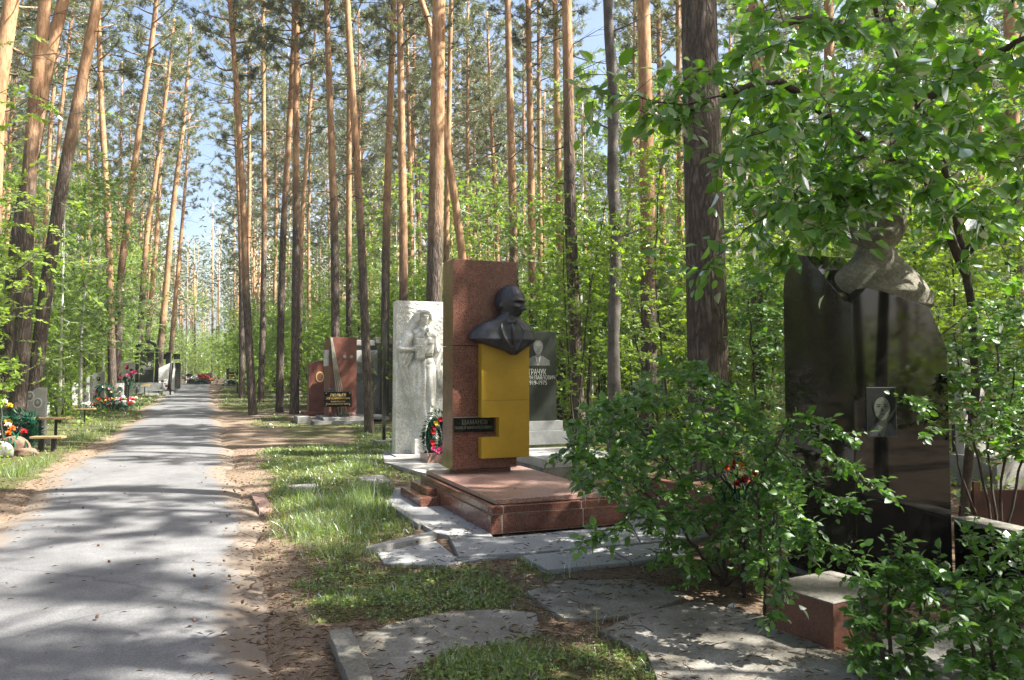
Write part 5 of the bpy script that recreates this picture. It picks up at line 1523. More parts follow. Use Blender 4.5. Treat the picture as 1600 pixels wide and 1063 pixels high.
def random_pines():
    rr = random.Random(21)
    n_in = 0; n = 0
    for tries in range(9000):
        y = rr.uniform(-14, 72); x = rr.uniform(-60, 62)
        if x > .70 * max(y, 0) + 20: continue
        if x < -.70 * max(y, 0) - 9: continue
        if n - n_in > 115 and not (y > 1 and abs(x / y) < .7): continue
        mg_ = 2.4 if y > 45 else 1.5
        if x > road_left(y) - mg_ and x < road_right(y) + mg_: continue
        if y < 17 and -3.5 - .4 * y < x < 5.5: continue
        if not free_px(x, y): continue
        if any((x - a) ** 2 + (y - b) ** 2 < 3.9 ** 2 for a, b in PINE_XY): continue
        infr = y > 1 and abs(x / y) < .70
        if infr and n_in > 125: continue
        n_in += infr; n += 1
        PINE_XY.append((x, y))
        H = rr.uniform(19, 25); lean = (rr.gauss(0, .022), rr.gauss(0, .022)); c = rr.gauss(0, .12); f = rr.uniform(.2, .35); ph = rr.uniform(0, 6)
        zc = rr.uniform(.46, .60) * H
        def line(z, lean=lean, c=c, f=f, ph=ph):
            return (lean[0] * z + c * (sin(f * z + ph) - sin(ph)), lean[1] * z + c * (cos(f * z + ph) - cos(ph)))
        side = 'left' if x < road_left(y) else 'right'
        lab = 'slender pine with orange upper stem in the stand %s of the road' % side
        b = gz(y)
        pine((x, y, b), line, rr.uniform(.10, .165), H, zc, rr.uniform(3.5, 9), lab, 'pines in the stand %s of the road' % side, rr.randrange(6), rr.uniform(.85, 1.15), rr.uniform(0, 6))
    print('random pines', n, 'in view', n_in)
random_pines()

# dead grey snag
def snag():
    d = 14.5; w_ = 16
    W = [P(951, -20, d), P(957, 180, d), (P(961, 350, d)), P(961, 470, d), P(958, 700, d)]
    base = Vector((P(957, 720, d).x, d, 0))
    zz = [p.z for p in W][::-1]; xx = [p.x for p in W][::-1]
    t = thing('dead_tree', 'grey weathered dead tree trunk with split bark left of the thick orange pine', 'dead tree', base)
    zs = np.linspace(-.1, 12.0, 26)
    p = np.array([[np.interp(z, zz, xx) - base.x + .02 * sin(z * 2), .03 * cos(z * 1.5), z] for z in zs])
    V, T = tube_arrays(p, np.linspace(.125, .085, 26) * (1 + .08 * np.sin(zs * 5)), 9)
    q = Tri(); q.add(V, T, 'dead_wood'); q.build('trunk', t, smooth=True)
    for i in range(3):
        z = [4.2, 6.3, 8.2][i]; x = float(np.interp(z, zz, xx)) - base.x
        V, T = tube_arrays([(x, 0, z), (x + .3 * (-1) ** i, -.05, z + .1), (x + .75 * (-1) ** i, -.12, z + .3)], [.022, .015, .006], 5)
        q = Tri(); q.add(V, T, 'dead_wood'); q.build('branch', t)
    plate_pts = [(.0, 0), (.03, .02), (.05, .5), (.035, 1.3), (.0, 1.1)]
    o = plate('bark_strip', plate_pts, -.135, -.115, 'dead_wood', t); o.location = (float(np.interp(7.0, zz, xx)) - base.x - .02, 0, 6.8)
snag()

# ------------------------------------------------------------------ far wood, one mass
def far_wood():
    global NR
    NR = np.random.default_rng(77)
    q = Tri()
    n = 0
    for i in range(2600):
        y = NR.uniform(70, 175); x = NR.uniform(-.80, .80) * y
        px = 800 + 1200 * x / y
        mg_ = 3.2 if y < 100 else -1.0
        if x > road_left(y) - mg_ and x < road_right(y) + mg_: continue
        if NR.random() < .62: continue
        n += 1
        b = gz(y); H = NR.uniform(18, 25); lean = NR.normal(0, .02)
        V, T = tube_arrays([(x, y, b - .2), (x + lean * 9, y, b + 9), (x + lean * H, y, b + H)], [.17, .14, .05], 4); q.add(V, T, 'pine_bark', np.full(len(V), .5))
        m = 150
        h = NR.random(m); a = NR.uniform(0, 2 * pi, m); r = 2.6 * (1 - .6 * h) * np.sqrt(NR.random(m))
        c = np.stack([x + lean * H * .8 + r * np.cos(a), y + r * np.sin(a), b + H * (.50 + .5 * h)], 1)
        d = np.stack([np.cos(a), np.sin(a), NR.uniform(-.2, .9, m)], 1) + NR.normal(0, .5, (m, 3))
        scatter(q, LEAF4, c, d, NR.normal(0, 1, (m, 3)), NR.uniform(.5, 1.0, m), .22, 'pine_needles')
    o = q.build('far_pine_wood'); o['orange_from'] = 9.0; tag(o, 'distant pine wood closing the view behind the nearer trees', 'forest', kind='stuff')
    print('far', n)
    q = Tri()
    for (lo, hi, cnt, hmax) in ((46, 80, 620, 6.5), (80, 150, 900, 9.0)):
        for i in range(cnt):
            y = NR.uniform(lo, hi); x = NR.uniform(-.78, .75) * y
            if x > road_left(y) - 2.5 and x < road_right(y) + 2.0 and y < 92: continue
            if not free_px(x, y) : continue
            H = NR.uniform(1.2, hmax); m = int(110 * H / 3); rad = .5 + H * .28
            u = unit(NR.normal(0, 1, (m, 3))) * (NR.random((m, 1)) ** .4)
            c = np.array([x, y, gz(y) + H * .55]) + u * [rad, rad, H * .5]
            scatter(q, LEAF4, c, NR.normal(0, 1, (m, 3)), NR.normal(0, .6, (m, 3)) + [0, 0, 1], NR.uniform(.22, .42, m), .2, 'sapling_leaf')
    o = q.build('far_undergrowth'); tag(o, 'bright green undergrowth of young broadleaf trees far back in the wood', 'undergrowth', kind='stuff')
far_wood()

def wood_behind():
    """the same wood goes on behind and beside the photographer"""
    global NR
    NR = np.random.default_rng(78)
    q = Tri()
    for i in range(260):
        a = NR.uniform(0, 2 * pi); r = NR.uniform(16, 48); x, y = r * cos(a), r * sin(a) - 2
        if y > -3 and abs(x) < .72 * y + 12: continue
        if road_left(y) - 2 < x < road_right(y) + 2: continue
        H = NR.uniform(1.5, 5); m = int(150 * H / 3); rad = .7 + H * .3
        u = unit(NR.normal(0, 1, (m, 3))) * (NR.random((m, 1)) ** .4)
        c = np.array([x, y, H * .52]) + u * [rad, rad, H * .5]
        scatter(q, LEAF4, c, NR.normal(0, 1, (m, 3)), NR.normal(0, .6, (m, 3)) + [0, 0, 1], NR.uniform(.22, .42, m), .2, 'sapling_leaf')
    for i in range(170):
        a = NR.uniform(0, 2 * pi); r = NR.uniform(22, 60); x, y = r * cos(a), r * sin(a) - 2
        if y > -3 and abs(x) < .72 * y + 20: continue
        H = NR.uniform(18, 25)
        V, T = tube_arrays([(x, y, -.2), (x, y, 9), (x, y, H)], [.17, .14, .05], 5); q.add(V, T, 'pine_bark', np.full(len(V), .5))
        m = 150; h = NR.random(m); b = NR.uniform(0, 2 * pi, m); rr_ = 2.6 * (1 - .6 * h) * np.sqrt(NR.random(m))
        c = np.stack([x + rr_ * np.cos(b), y + rr_ * np.sin(b), H * (.50 + .5 * h)], 1)
        scatter(q, LEAF4, c, NR.normal(0, 1, (m, 3)), NR.normal(0, 1, (m, 3)), NR.uniform(.5, 1.0, m), .22, 'pine_needles')
    tag(q.build('surrounding_wood'), 'wood and undergrowth continuing behind the viewpoint', 'forest', kind='stuff')
wood_behind()

# ------------------------------------------------------------------ broadleaf saplings and bushes of the wood
def sapling_meshes(seed, H, rad, nt, nl, leafL, leafW, low=.15, tmpl=LEAF4, stems=1, mat='sapling_leaf', bark='twig', r0=.03):
    global NR
    keep = NR; NR = np.random.default_rng(seed)
    wood = Tri(); fol = Tri(); skel = []
    for s_ in range(stems):
        a = NR.uniform(0, 6.28); sp = (.0 if stems == 1 else .35 * rad)
        s = np.linspace(0, 1, 12)[:, None]
        top = np.array([cos(a) * sp * 1.6, sin(a) * sp * 1.6, H * NR.uniform(.8, .95)])
        pl = top * s + np.sin(s * 4 + a) * np.array([.05, .05, 0]) * H * .4 * s
        V, T = tube_arrays(pl, np.linspace(r0 * 1.4, .006, 12), 6); wood.add(V, T, bark); skel += list(pl[2:])
    # crown made of uneven clumps
    K = 9
    cc = []
    for k in range(K):
        h = NR.uniform(low + .1, .95); a = NR.uniform(0, 6.28); r = rad * NR.uniform(.2, .75) * sqrt(max(.15, 1 - (2 * h - 1) ** 2))
        cc.append((r * cos(a), r * sin(a), h * H, NR.uniform(.35, .55) * rad))
    tg = []
    while len(tg) < nt:
        c = cc[NR.integers(K)]; v = NR.normal(0, .55, 3)
        p = np.array(c[:3]) + v * c[3] * np.array([1.25, 1.25, .8])
        if p[2] > low * H: tg.append(p)
    lines = grow(skel, tg, bark, wood, 3, .0025, .006, .12, .03, 4, .02)
    leaves_on(fol, lines, nl, tmpl, leafL, leafW, mat, start=.35)
    a, b = wood.mesh('branches', True), fol.mesh('foliage')
    NR = keep
    return a, b

SAP = [sapling_meshes(201, 3.2, 1.5, 260, 14, .105, .064),
       sapling_meshes(202, 4.6, 1.8, 340, 14, .11, .062),
       sapling_meshes(203, 2.0, 1.1, 160, 12, .10, .058, stems=4, low=.08),
       sapling_meshes(204, 6.5, 2.2, 460, 14, .11, .066, low=.16, r0=.045),
       sapling_meshes(205, 1.2, .9, 120, 12, .10, .055, stems=5, low=.05)]
BIRCH = sapling_meshes(210, 10.5, 2.6, 760, 15, .12, .08, low=.12, r0=.06, bark='birch')

CANOPY = sapling_meshes(220, 10.0, 3.2, 520, 9, .11, .07, low=.50, r0=.07, mat='broad_leaf', tmpl=LEAF4)

def put_sap(k, x, y, s, rz, label, group, name='sapling', cat='sapling', me=None):
    a, b = me or SAP[k]
    t = thing(name, label, cat, (x, y, gz(y) - .02), rz, group)
    t.scale = (s, s, s)
    link('branches', a, t); link('foliage', b, t)
    return t

def saplings():
    rr = random.Random(5)
    pos = []; n = 0
    for tries in range(6000):
        y = rr.uniform(9, 50); px = rr.uniform(-150, 1750); x = (px - 800) / 1200 * y
        if x > road_left(y) - 1.6 and x < road_right(y) + (2.4 if y < 28 else 1.5): continue
        if not free_px(x, y): continue
        if 365 < px < 480 and y < 40: continue
        dm = 1.35 if px > 800 else 1.45
        if any((x - a) ** 2 + (y - b) ** 2 < dm ** 2 for a, b in pos): continue
        if n > 250: break
        pos.append((x, y)); n += 1
        k = rr.choices(range(5), [2.6, 3.6, 2.2, 3.2, 1.4])[0]
        if px < 330 and rr.random() < .35: k = 3
        side = 'left' if x < road_left(y) else 'right'
        if k == 2 or k == 4:
            put_sap(k, x, y, rr.uniform(.8, 1.2), rr.uniform(0, 6.28), 'low bright green bush growing between the pines %s of the road' % side, 'low bushes in the wood %s of the road' % side, 'bush', 'bush')
        else:
            put_sap(k, x, y, rr.uniform(.75, 1.15), rr.uniform(0, 6.28), 'young broadleaf sapling growing between the pines %s of the road' % side, 'saplings in the wood %s of the road' % side)
    for i in range(34):
        y = rr.uniform(19, 44); x = float(road_left(np.array(y))) - rr.uniform(1.3, 6.5); px = 800 + 1200 * x / y
        if px < 45 or (185 < px < 290 and y < 52) or (145 < px < 262 and x > road_left(y) - 3.4): continue
        put_sap(rr.choice((2, 4, 4)), x, y, rr.uniform(.5, .85), rr.uniform(0, 6.28), 'low green bush growing among the graves left of the road', 'low bushes among the graves left of the road', 'bush', 'bush')
    print('saplings', n)
    for i, (px, d, lab) in enumerate(((128, 29, 'tall young birch left of the twin dark pines'), (95, 26, 'tall leafy birch with thin crooked stem behind the leaning pines'), (160, 40, 'tall green birch between the twin pines, further back'), (30, 30, 'tall green birch behind the crossing pines at the left edge'), (205, 50, 'tall birch crown left behind the arched tomb'), (292, 88, 'broad bright green tree at the far left of the road end'), (352, 80, 'bright green tree at the far right of the road end'), (-60, 24, 'leafy birch just outside the left edge'), (75, 34, 'tall green birch behind the strongly leaning pine'), (110, 44, 'tall broad birch crown deep in the wood on the left'), (145, 50, 'tall birch deep in the wood, right of the broad crown'), (178, 62, 'tall birch crown far back over the leaning wreath'), (-5, 40, 'tall birch far back at the left edge'))):
        x = (px - 800) / 1200 * d
        put_sap(0, x, d, (.9, .85, 1.05, .95, .9, 1.0, .8, .9, 1.0, 1.1, 1.1, 1.1, 1.1)[i], i * 1.3, lab, None, 'birch_tree', 'birch', me=BIRCH)
saplings()
def tall_broadleaf():
    rr = random.Random(9); pos = []
    zones = ((380, 620, 46, 72, 13), (620, 900, 30, 60, 13), (900, 1260, 21, 45, 12), (-40, 170, 34, 66, 9), (190, 262, 62, 75, 5), (1260, 1600, 18, 40, 5))
    for a, b, d0, d1, n in zones:
        k = 0
        for _ in range(400):
            if k >= n: break
            px = rr.uniform(a, b); y = rr.uniform(d0, d1); x = (px - 800) / 1200 * y
            if road_left(y) - 3.0 < x < road_right(y) + 3.5 or not free_px(x, y): continue
            if any((x - u) ** 2 + (y - v) ** 2 < 9 for u, v in pos): continue
            pos.append((x, y)); k += 1
            side = 'left' if x < road_left(y) else 'right'
            put_sap(0, x, y, rr.uniform(.75, 1.15), rr.uniform(0, 6), 'tall bright green broadleaf tree standing among the pines %s of the road' % side, 'tall broadleaf trees among the pines %s of the road' % side, 'broadleaf_tree', 'tree', me=BIRCH)
tall_broadleaf()
for i_, (x_, y_, s_) in enumerate(((4.9, 3.6, .85), (3.4, .2, .8))):
    put_sap(0, x_, y_, s_, i_ * 1.7, ('tall broadleaf tree whose crown hangs over the right foreground', 'tall broadleaf tree standing behind the right edge', 'tall broadleaf tree off the right edge of the view', 'tall broadleaf tree beside the viewpoint')[i_], None, 'broadleaf_tree', 'tree', me=CANOPY)

# ------------------------------------------------------------------ foreground shrubs with real leaves
def px_targets(poly, n, d0, d1, bias=None):
    xs = [p[0] for p in poly]; ys = [p[1] for p in poly]; out = []
    while len(out) < n:
        px, py = R.uniform(min(xs), max(xs)), R.uniform(min(ys), max(ys))
        if not in_poly(np.array([px]), np.array([py]), poly)[0]: continue
        dd_ = R.uniform(d0, d1)
        if dd_ < 6.1 and ((px - 1163) / 36) ** 2 + ((py - 735) / 44) ** 2 < 1: continue
        p = P(px, py, dd_)
        if p.z < .06: continue
        out.append(np.array(p))
    return out

def shrub(name, label, cat, base, stems, targets, leafL, leafW, nl, mat='shrub_leaf', r0=.014, wob=.12, sag=.06, start=.2, droop=.1, spread=.9, r_per_m=.006, arches=(), up=1.0, side_len=.055, arch_n=1.6):
    t = thing(name, label, cat, base)
    b = np.array(base)
    wood = Tri(); fol = Tri(); skel = []
    for st in stems:
        st = np.array(st, float)
        u = np.linspace(0, len(st) - 1, 4 * len(st)); i = np.minimum(u.astype(int), len(st) - 2); f = (u - i)[:, None]
        pl = st[i] * (1 - f) + st[i + 1] * f
        for _ in range(2): pl[1:-1] = (pl[:-2] + 2 * pl[1:-1] + pl[2:]) / 4
        pl[1:-1] += NR.normal(0, .012, pl[1:-1].shape)
        V, T = tube_arrays(pl, np.linspace(r0, r0 * .4, len(pl)), 7); wood.add(V, T, 'twig'); skel += list(pl[1:])
    lines = grow(skel, targets, 'twig', wood, 4, .0018, r_per_m, wob, sag, 6, r0 * .8)
    leaves_on(fol, lines, nl, LEAF8, leafL, leafW, mat, start, up, droop, spread)
    for st in arches:
        st = np.array(st, float)
        u = np.linspace(0, len(st) - 1, 7 * len(st)); i = np.minimum(u.astype(int), len(st) - 2); f = (u - i)[:, None]
        pl = st[i] * (1 - f) + st[i + 1] * f
        for _ in range(4): pl[1:-1] = (pl[:-2] + 2 * pl[1:-1] + pl[2:]) / 4
        pl[1:-1] += NR.normal(0, .006, pl[1:-1].shape)
        V, T = tube_arrays(pl, np.linspace(.006, .002, len(pl)), 5); wood.add(V, T, 'twig')
        side = []
        for k in range(4, len(pl) - 1, 2):
            for _ in range(2):
                e = pl[k] + unit(pl[min(k + 1, len(pl) - 1)] - pl[k]) * .05 + NR.normal(0, side_len, 3)
                sp = np.stack([pl[k], (pl[k] + e) / 2, e]); V, T = tube_arrays(sp, [.002, .0017, .0012], 3); wood.add(V, T, 'twig'); side.append(sp)
        leaves_on(fol, [pl], int(len(pl) * arch_n), LEAF8, leafL, leafW, mat, .12, up, droop, spread)
        leaves_on(fol, side, 5 if arch_n > 1 else 3, LEAF8, leafL * .95, leafW, mat, .2, up, droop, spread)
    wood.build('branches', t, True, off=b); fol.build('foliage', t, False, off=b)
    return t

def PA(*a): return np.array(P(*a))

# A: spreading shrub in the middle
bs = PA(1130, 925, 5.9); bs[2] = 0
tgA = px_targets([(885, 700), (925, 640), (985, 600), (1030, 560), (1080, 545), (1130, 600), (1190, 640), (1235, 700), (1250, 800), (1240, 900), (1180, 925), (1060, 925), (1010, 890), (1020, 835), (960, 800), (900, 770)], 640, 5.2, 7.6)
shrub('shrub', 'large spreading green shrub before the broad dark pine trunk', 'shrub', tuple(bs),
      [[bs, PA(1120, 850, 6.0), PA(1060, 740, 6.2), PA(990, 660, 6.4)], [bs, PA(1130, 820, 6.2), PA(1110, 700, 6.6), PA(1090, 600, 6.8)], [bs, PA(1160, 850, 5.8), PA(1190, 760, 5.7), PA(1200, 680, 5.9)],
       [bs, PA(1090, 860, 5.7), PA(1020, 780, 5.7), PA(930, 720, 5.9)], [bs, PA(1180, 880, 5.4), PA(1215, 820, 5.3)]],
      tgA, .072, .045, 12, wob=.14,
      arches=[[PA(1060, 740, 6.2), PA(960, 680, 5.9), PA(900, 690, 5.7), PA(868, 715, 5.6)], [PA(1020, 780, 5.7), PA(1000, 790, 5.4), PA(960, 830, 5.2), PA(905, 850, 5.1)], [PA(1000, 640, 6.2), PA(940, 640, 6.1), PA(895, 665, 6.0)]])
# arching branches in front of the black pillar
b2 = PA(1195, 930, 5.2); b2[2] = 0
shrub('shrub', 'arching small leaved branches hanging before the black pillar and red block', 'shrub', tuple(b2),
      [[b2, PA(1185, 850, 5.0), PA(1190, 740, 4.8), PA(1225, 670, 4.6)], [b2, PA(1200, 880, 4.9), PA(1210, 800, 4.7)]],
      px_targets([(1150, 660), (1230, 655), (1250, 720), (1240, 860), (1200, 930), (1150, 900)], 90, 4.6, 5.3), .054, .035, 11,
      arches=[[PA(1190, 740, 4.8), PA(1225, 665, 4.6), PA(1275, 690, 4.4), PA(1335, 735, 4.3), PA(1405, 790, 4.2)],
              [PA(1225, 670, 4.6), PA(1262, 650, 4.5), PA(1300, 668, 4.5), PA(1318, 680, 4.4)],
              [PA(1215, 700, 4.6), PA(1270, 760, 4.4), PA(1310, 785, 4.3), PA(1345, 795, 4.25)],
              [PA(1210, 800, 4.7), PA(1222, 860, 4.5), PA(1222, 920, 4.4), PA(1208, 972, 4.3)],
              [PA(1200, 820, 4.7), PA(1260, 830, 4.4), PA(1310, 865, 4.3), PA(1345, 878, 4.25)],
              [PA(1200, 760, 4.8), PA(1245, 790, 4.5), PA(1262, 830, 4.4), PA(1270, 870, 4.4)],
              [PA(1185, 780, 4.9), PA(1160, 720, 4.7), PA(1120, 700, 4.6)]])
# lower right shrubs
b3 = PA(1400, 1085, 4.1); b3[2] = 0
shrub('shrub', 'small green shrub in front of the black pillar, right of the red block', 'shrub', tuple(b3),
      [[b3, PA(1390, 1000, 4.1), PA(1400, 900, 4.1)], [b3, PA(1360, 990, 4.0), PA(1345, 920, 4.1)], [b3, PA(1430, 990, 4.1), PA(1450, 900, 4.2)]],
      px_targets([(1330, 905), (1380, 880), (1400, 850), (1440, 870), (1475, 900), (1480, 1000), (1440, 1080), (1340, 1080), (1320, 1000)], 150, 3.85, 4.4), .055, .035, 11,
      arches=[[PA(1390, 960, 4.1), PA(1385, 890, 4.0), PA(1412, 838, 4.0)], [PA(1420, 950, 4.1), PA(1455, 900, 4.0), PA(1470, 885, 4.0)]])
b4 = PA(1560, 1100, 3.9); b4[2] = 0
shrub('shrub', 'upright green shoots at the bottom right corner', 'shrub', tuple(b4),
      [[b4, PA(1550, 1000, 3.9), PA(1535, 900, 4.0)], [b4, PA(1590, 1000, 3.8), PA(1600, 880, 3.8)], [b4, PA(1520, 1020, 3.9), PA(1490, 940, 4.0)]],
      px_targets([(1475, 930), (1520, 900), (1560, 920), (1620, 860), (1660, 1000), (1620, 1100), (1480, 1090)], 150, 3.5, 4.3), .056, .036, 11,
      arches=[[PA(1535, 960, 4.0), PA(1530, 890, 4.0), PA(1512, 830, 4.0)], [PA(1550, 960, 4.0), PA(1560, 890, 4.0), PA(1548, 828, 4.0)], [PA(1600, 930, 3.8), PA(1590, 870, 3.8), PA(1598, 830, 3.7)], [PA(1500, 960, 4.0), PA(1495, 920, 4.0), PA(1478, 895, 4.0)]])
# shrub right of the pillar
b5 = PA(1560, 860, 6.6); b5[2] = 0
shrub('shrub', 'tall pale leaved bush with bare lower stems right of the black pillar', 'shrub', tuple(b5),
      [[b5, PA(1530, 720, 6.6), PA(1500, 600, 6.5), PA(1490, 520, 6.4)], [b5, PA(1545, 700, 6.8), PA(1560, 580, 6.8), PA(1550, 480, 6.8)], [b5, PA(1600, 720, 6.6), PA(1620, 600, 6.6)], [b5, PA(1505, 760, 6.5), PA(1490, 690, 6.4)], [b5, PA(1570, 700, 6.4), PA(1590, 560, 6.2)]],
      px_targets([(1455, 580), (1490, 520), (1520, 470), (1620, 450), (1660, 480), (1660, 700), (1640, 740), (1540, 720), (1500, 700), (1470, 640)], 470, 5.6, 7.8), .062, .042, 11,
      arches=[[PA(1500, 600, 6.4), PA(1470, 600, 6.0), PA(1440, 640, 5.5), PA(1425, 625, 5.3)], [PA(1500, 640, 6.4), PA(1470, 650, 5.8), PA(1445, 690, 5.3)]])
# big leaved tree over the right side
b6 = PA(1500, 800, 7.5); b6[2] = 0
stems6 = [[b6, PA(1530, 560, 7.4), PA(1505, 400, 7.2), PA(1475, 260, 7.0), PA(1430, 150, 6.6), PA(1380, 50, 6.2), PA(1330, -60, 5.8)],
          [PA(1510, 430, 7.2), PA(1450, 280, 6.6), PA(1420, 190, 6.0), PA(1405, 90, 5.4)],
          [PA(1475, 260, 7.0), PA(1400, 250, 6.4), PA(1300, 190, 5.8), PA(1210, 120, 5.2), PA(1130, 150, 4.8)],
          [PA(1440, 160, 6.6), PA(1530, 100, 5.8), PA(1600, 60, 5.2)],
          [PA(1420, 200, 6.1), PA(1300, 270, 5.6), PA(1220, 310, 5.2)],
          [PA(1505, 400, 7.2), PA(1570, 330, 6.4), PA(1620, 270, 5.8)],
          [PA(1380, 50, 6.2), PA(1260, 30, 5.4), PA(1180, 40, 5.0)]]
tg6 = px_targets([(1150, -60), (1640, -60), (1640, 330), (1540, 380), (1440, 330), (1420, 290), (1330, 300), (1290, 370), (1230, 385), (1170, 330), (1130, 240), (1140, 100)], 680, 3.7, 7.6)
tg6 += px_targets([(1150, 190), (1330, 190), (1340, 330), (1270, 420), (1180, 440), (1140, 330)], 120, 5.0, 8.0)
tg6 += px_targets([(1290, 262), (1400, 255), (1395, 325), (1330, 345), (1290, 350)], 34, 4.3, 5.2)
tg6 += px_targets([(1290, 270), (1400, 270), (1400, 330), (1350, 345), (1290, 400), (1230, 390)], 14, 4.2, 5.2)
tg6 += px_targets([(1420, 300), (1640, 300), (1640, 460), (1500, 440), (1430, 400)], 60, 5.0, 8)
shrub('broadleaf_tree', 'broad leaved tree with dark crooked limbs hanging over the stone bust', 'tree', tuple(b6), stems6, tg6, .105, .062, 9, mat='broad_leaf', r0=.045, wob=.12, sag=.06, start=.35, droop=.35, spread=.7, r_per_m=.007, side_len=.13, arch_n=.6,
      arches=[[PA(1150, 140, 4.8), PA(1100, 110, 4.5), PA(1060, 140, 4.3)], [PA(1130, 150, 4.8), PA(1060, 165, 4.4), PA(985, 150, 4.2), PA(900, 135, 4.1)], [PA(1110, 160, 4.6), PA(1050, 190, 4.4), PA(990, 170, 4.3)],
              [PA(1170, 240, 5.0), PA(1140, 230, 4.6), PA(1120, 270, 4.5)], [PA(1300, 300, 5.2), PA(1280, 350, 4.3), PA(1310, 375, 4.1)], [PA(1380, 250, 5.6), PA(1360, 290, 4.5), PA(1335, 305, 4.4)], [PA(1200, 330, 5.1), PA(1120, 400, 4.6), PA(1100, 425, 4.5)]])
# another thin understorey tree between snag and broad trunk, and finer bushes behind the shrub
def mid_bush(label, base_px, d, poly, n, d0, d1, stems, L=.085, W=.048, mat='sapling_leaf', nl=11):
    b = PA(base_px, 780, d); b[2] = 0
    shrub('sapling', label, 'sapling', tuple(b), [[b] + [PA(*s) for s in st] for st in stems], px_targets(poly, n, d0, d1), L, W, nl, mat=mat, r0=.02, start=.3)
mid_bush('slim sapling with layered bright leaves between the dead tree and the broad trunk', 1045, 11.5, [(975, 180), (1010, 150), (1060, 210), (1080, 330), (1075, 560), (980, 580), (960, 460), (930, 380), (960, 330)], 260, 10.5, 13, [[(1040, 600, 11.5), (1020, 400, 11.5), (1040, 200, 11.5)], [(1000, 560, 11.8), (975, 420, 12)]])
mid_bush('bright sapling right of the engraved grey stele with a slanting bare stem', 900, 15.8, [(865, 270), (930, 300), (960, 420), (950, 560), (900, 620), (872, 600), (868, 450), (850, 330)], 230, 15, 17.5, [[(915, 500, 15.8), (935, 380, 15.9), (950, 300, 16)], [(890, 600, 15.8), (880, 430, 16), (880, 300, 16.2)]], .10, .058)
mid_bush('dense green bush in the shade between broad trunk and black pillar', 1190, 9.6, [(1130, 440), (1180, 400), (1230, 420), (1232, 640), (1200, 700), (1140, 640)], 300, 8.6, 11, [[(1180, 600, 9.6), (1170, 460, 9.6)], [(1200, 640, 9.6), (1215, 480, 9.6)]], .075, .045, 'shrub_leaf')
mid_bush('leafy bush behind the black pillar under the dark pine', 1340, 9.5, [(1120, 330), (1300, 330), (1480, 380), (1560, 420), (1560, 560), (1460, 520), (1240, 480)], 320, 8.8, 11.5, [[(1300, 600, 9.6), (1240, 430, 9.6)], [(1400, 600, 9.6), (1440, 450, 9.6)], [(1380, 600, 9.6), (1520, 480, 9.8)]], .085, .05)
mid_bush('light green leafy twigs at the left edge before the leaning pines', 5, 15.2, [(-40, 560), (20, 550), (38, 585), (20, 620), (-20, 650), (-60, 640)], 70, 14.6, 16, [[(0, 640, 15.2), (5, 590, 15.2)]], .11, .06)

# ------------------------------------------------------------------ grass, weeds, litter
def ground_points(poly, n):
    xs = np.array([p[0] for p in poly]); ys = np.array([p[1] for p in poly])
    x = NR.uniform(xs.min() - .2, xs.max() + .2, n); y = NR.uniform(ys.min() - .2, min(ys.max(), 60) + .2, n)
    return x, y

def on_slab(x, y):
    m = np.zeros(x.shape, bool)
    for s in SLABS: m |= in_poly(x, y, s)
    c = G(767, 834.5, .05); dx, dy = x - c.x, y - c.y
    lx = dx * RX.x + dy * RX.y; ly = dx * RD.x + dy * RD.y
    return m | ((lx > -.05) & (lx < 1.55) & (ly > 0) & (ly < 2.8))

def gheight(x, y):
    """same relief as the ground sheet"""
    H = np.interp(y, GX, GZ)
    rr, rl = road_right(y), road_left(y)
    edge = np.minimum(np.abs(x - rr), np.abs(x - rl)); k = np.clip(edge / .8, 0, 1)
    bump = 0.045 * vnoise(x, y, 1.1, 20) + 0.018 * vnoise(x, y, 5, 21)
    z = k * (0.02 + bump * .8) - .004
    flat = (y > 4) & (y < 14) & (x > -2.6) & (x < 5)
    return H + np.where(flat, np.minimum(z, .012), z)

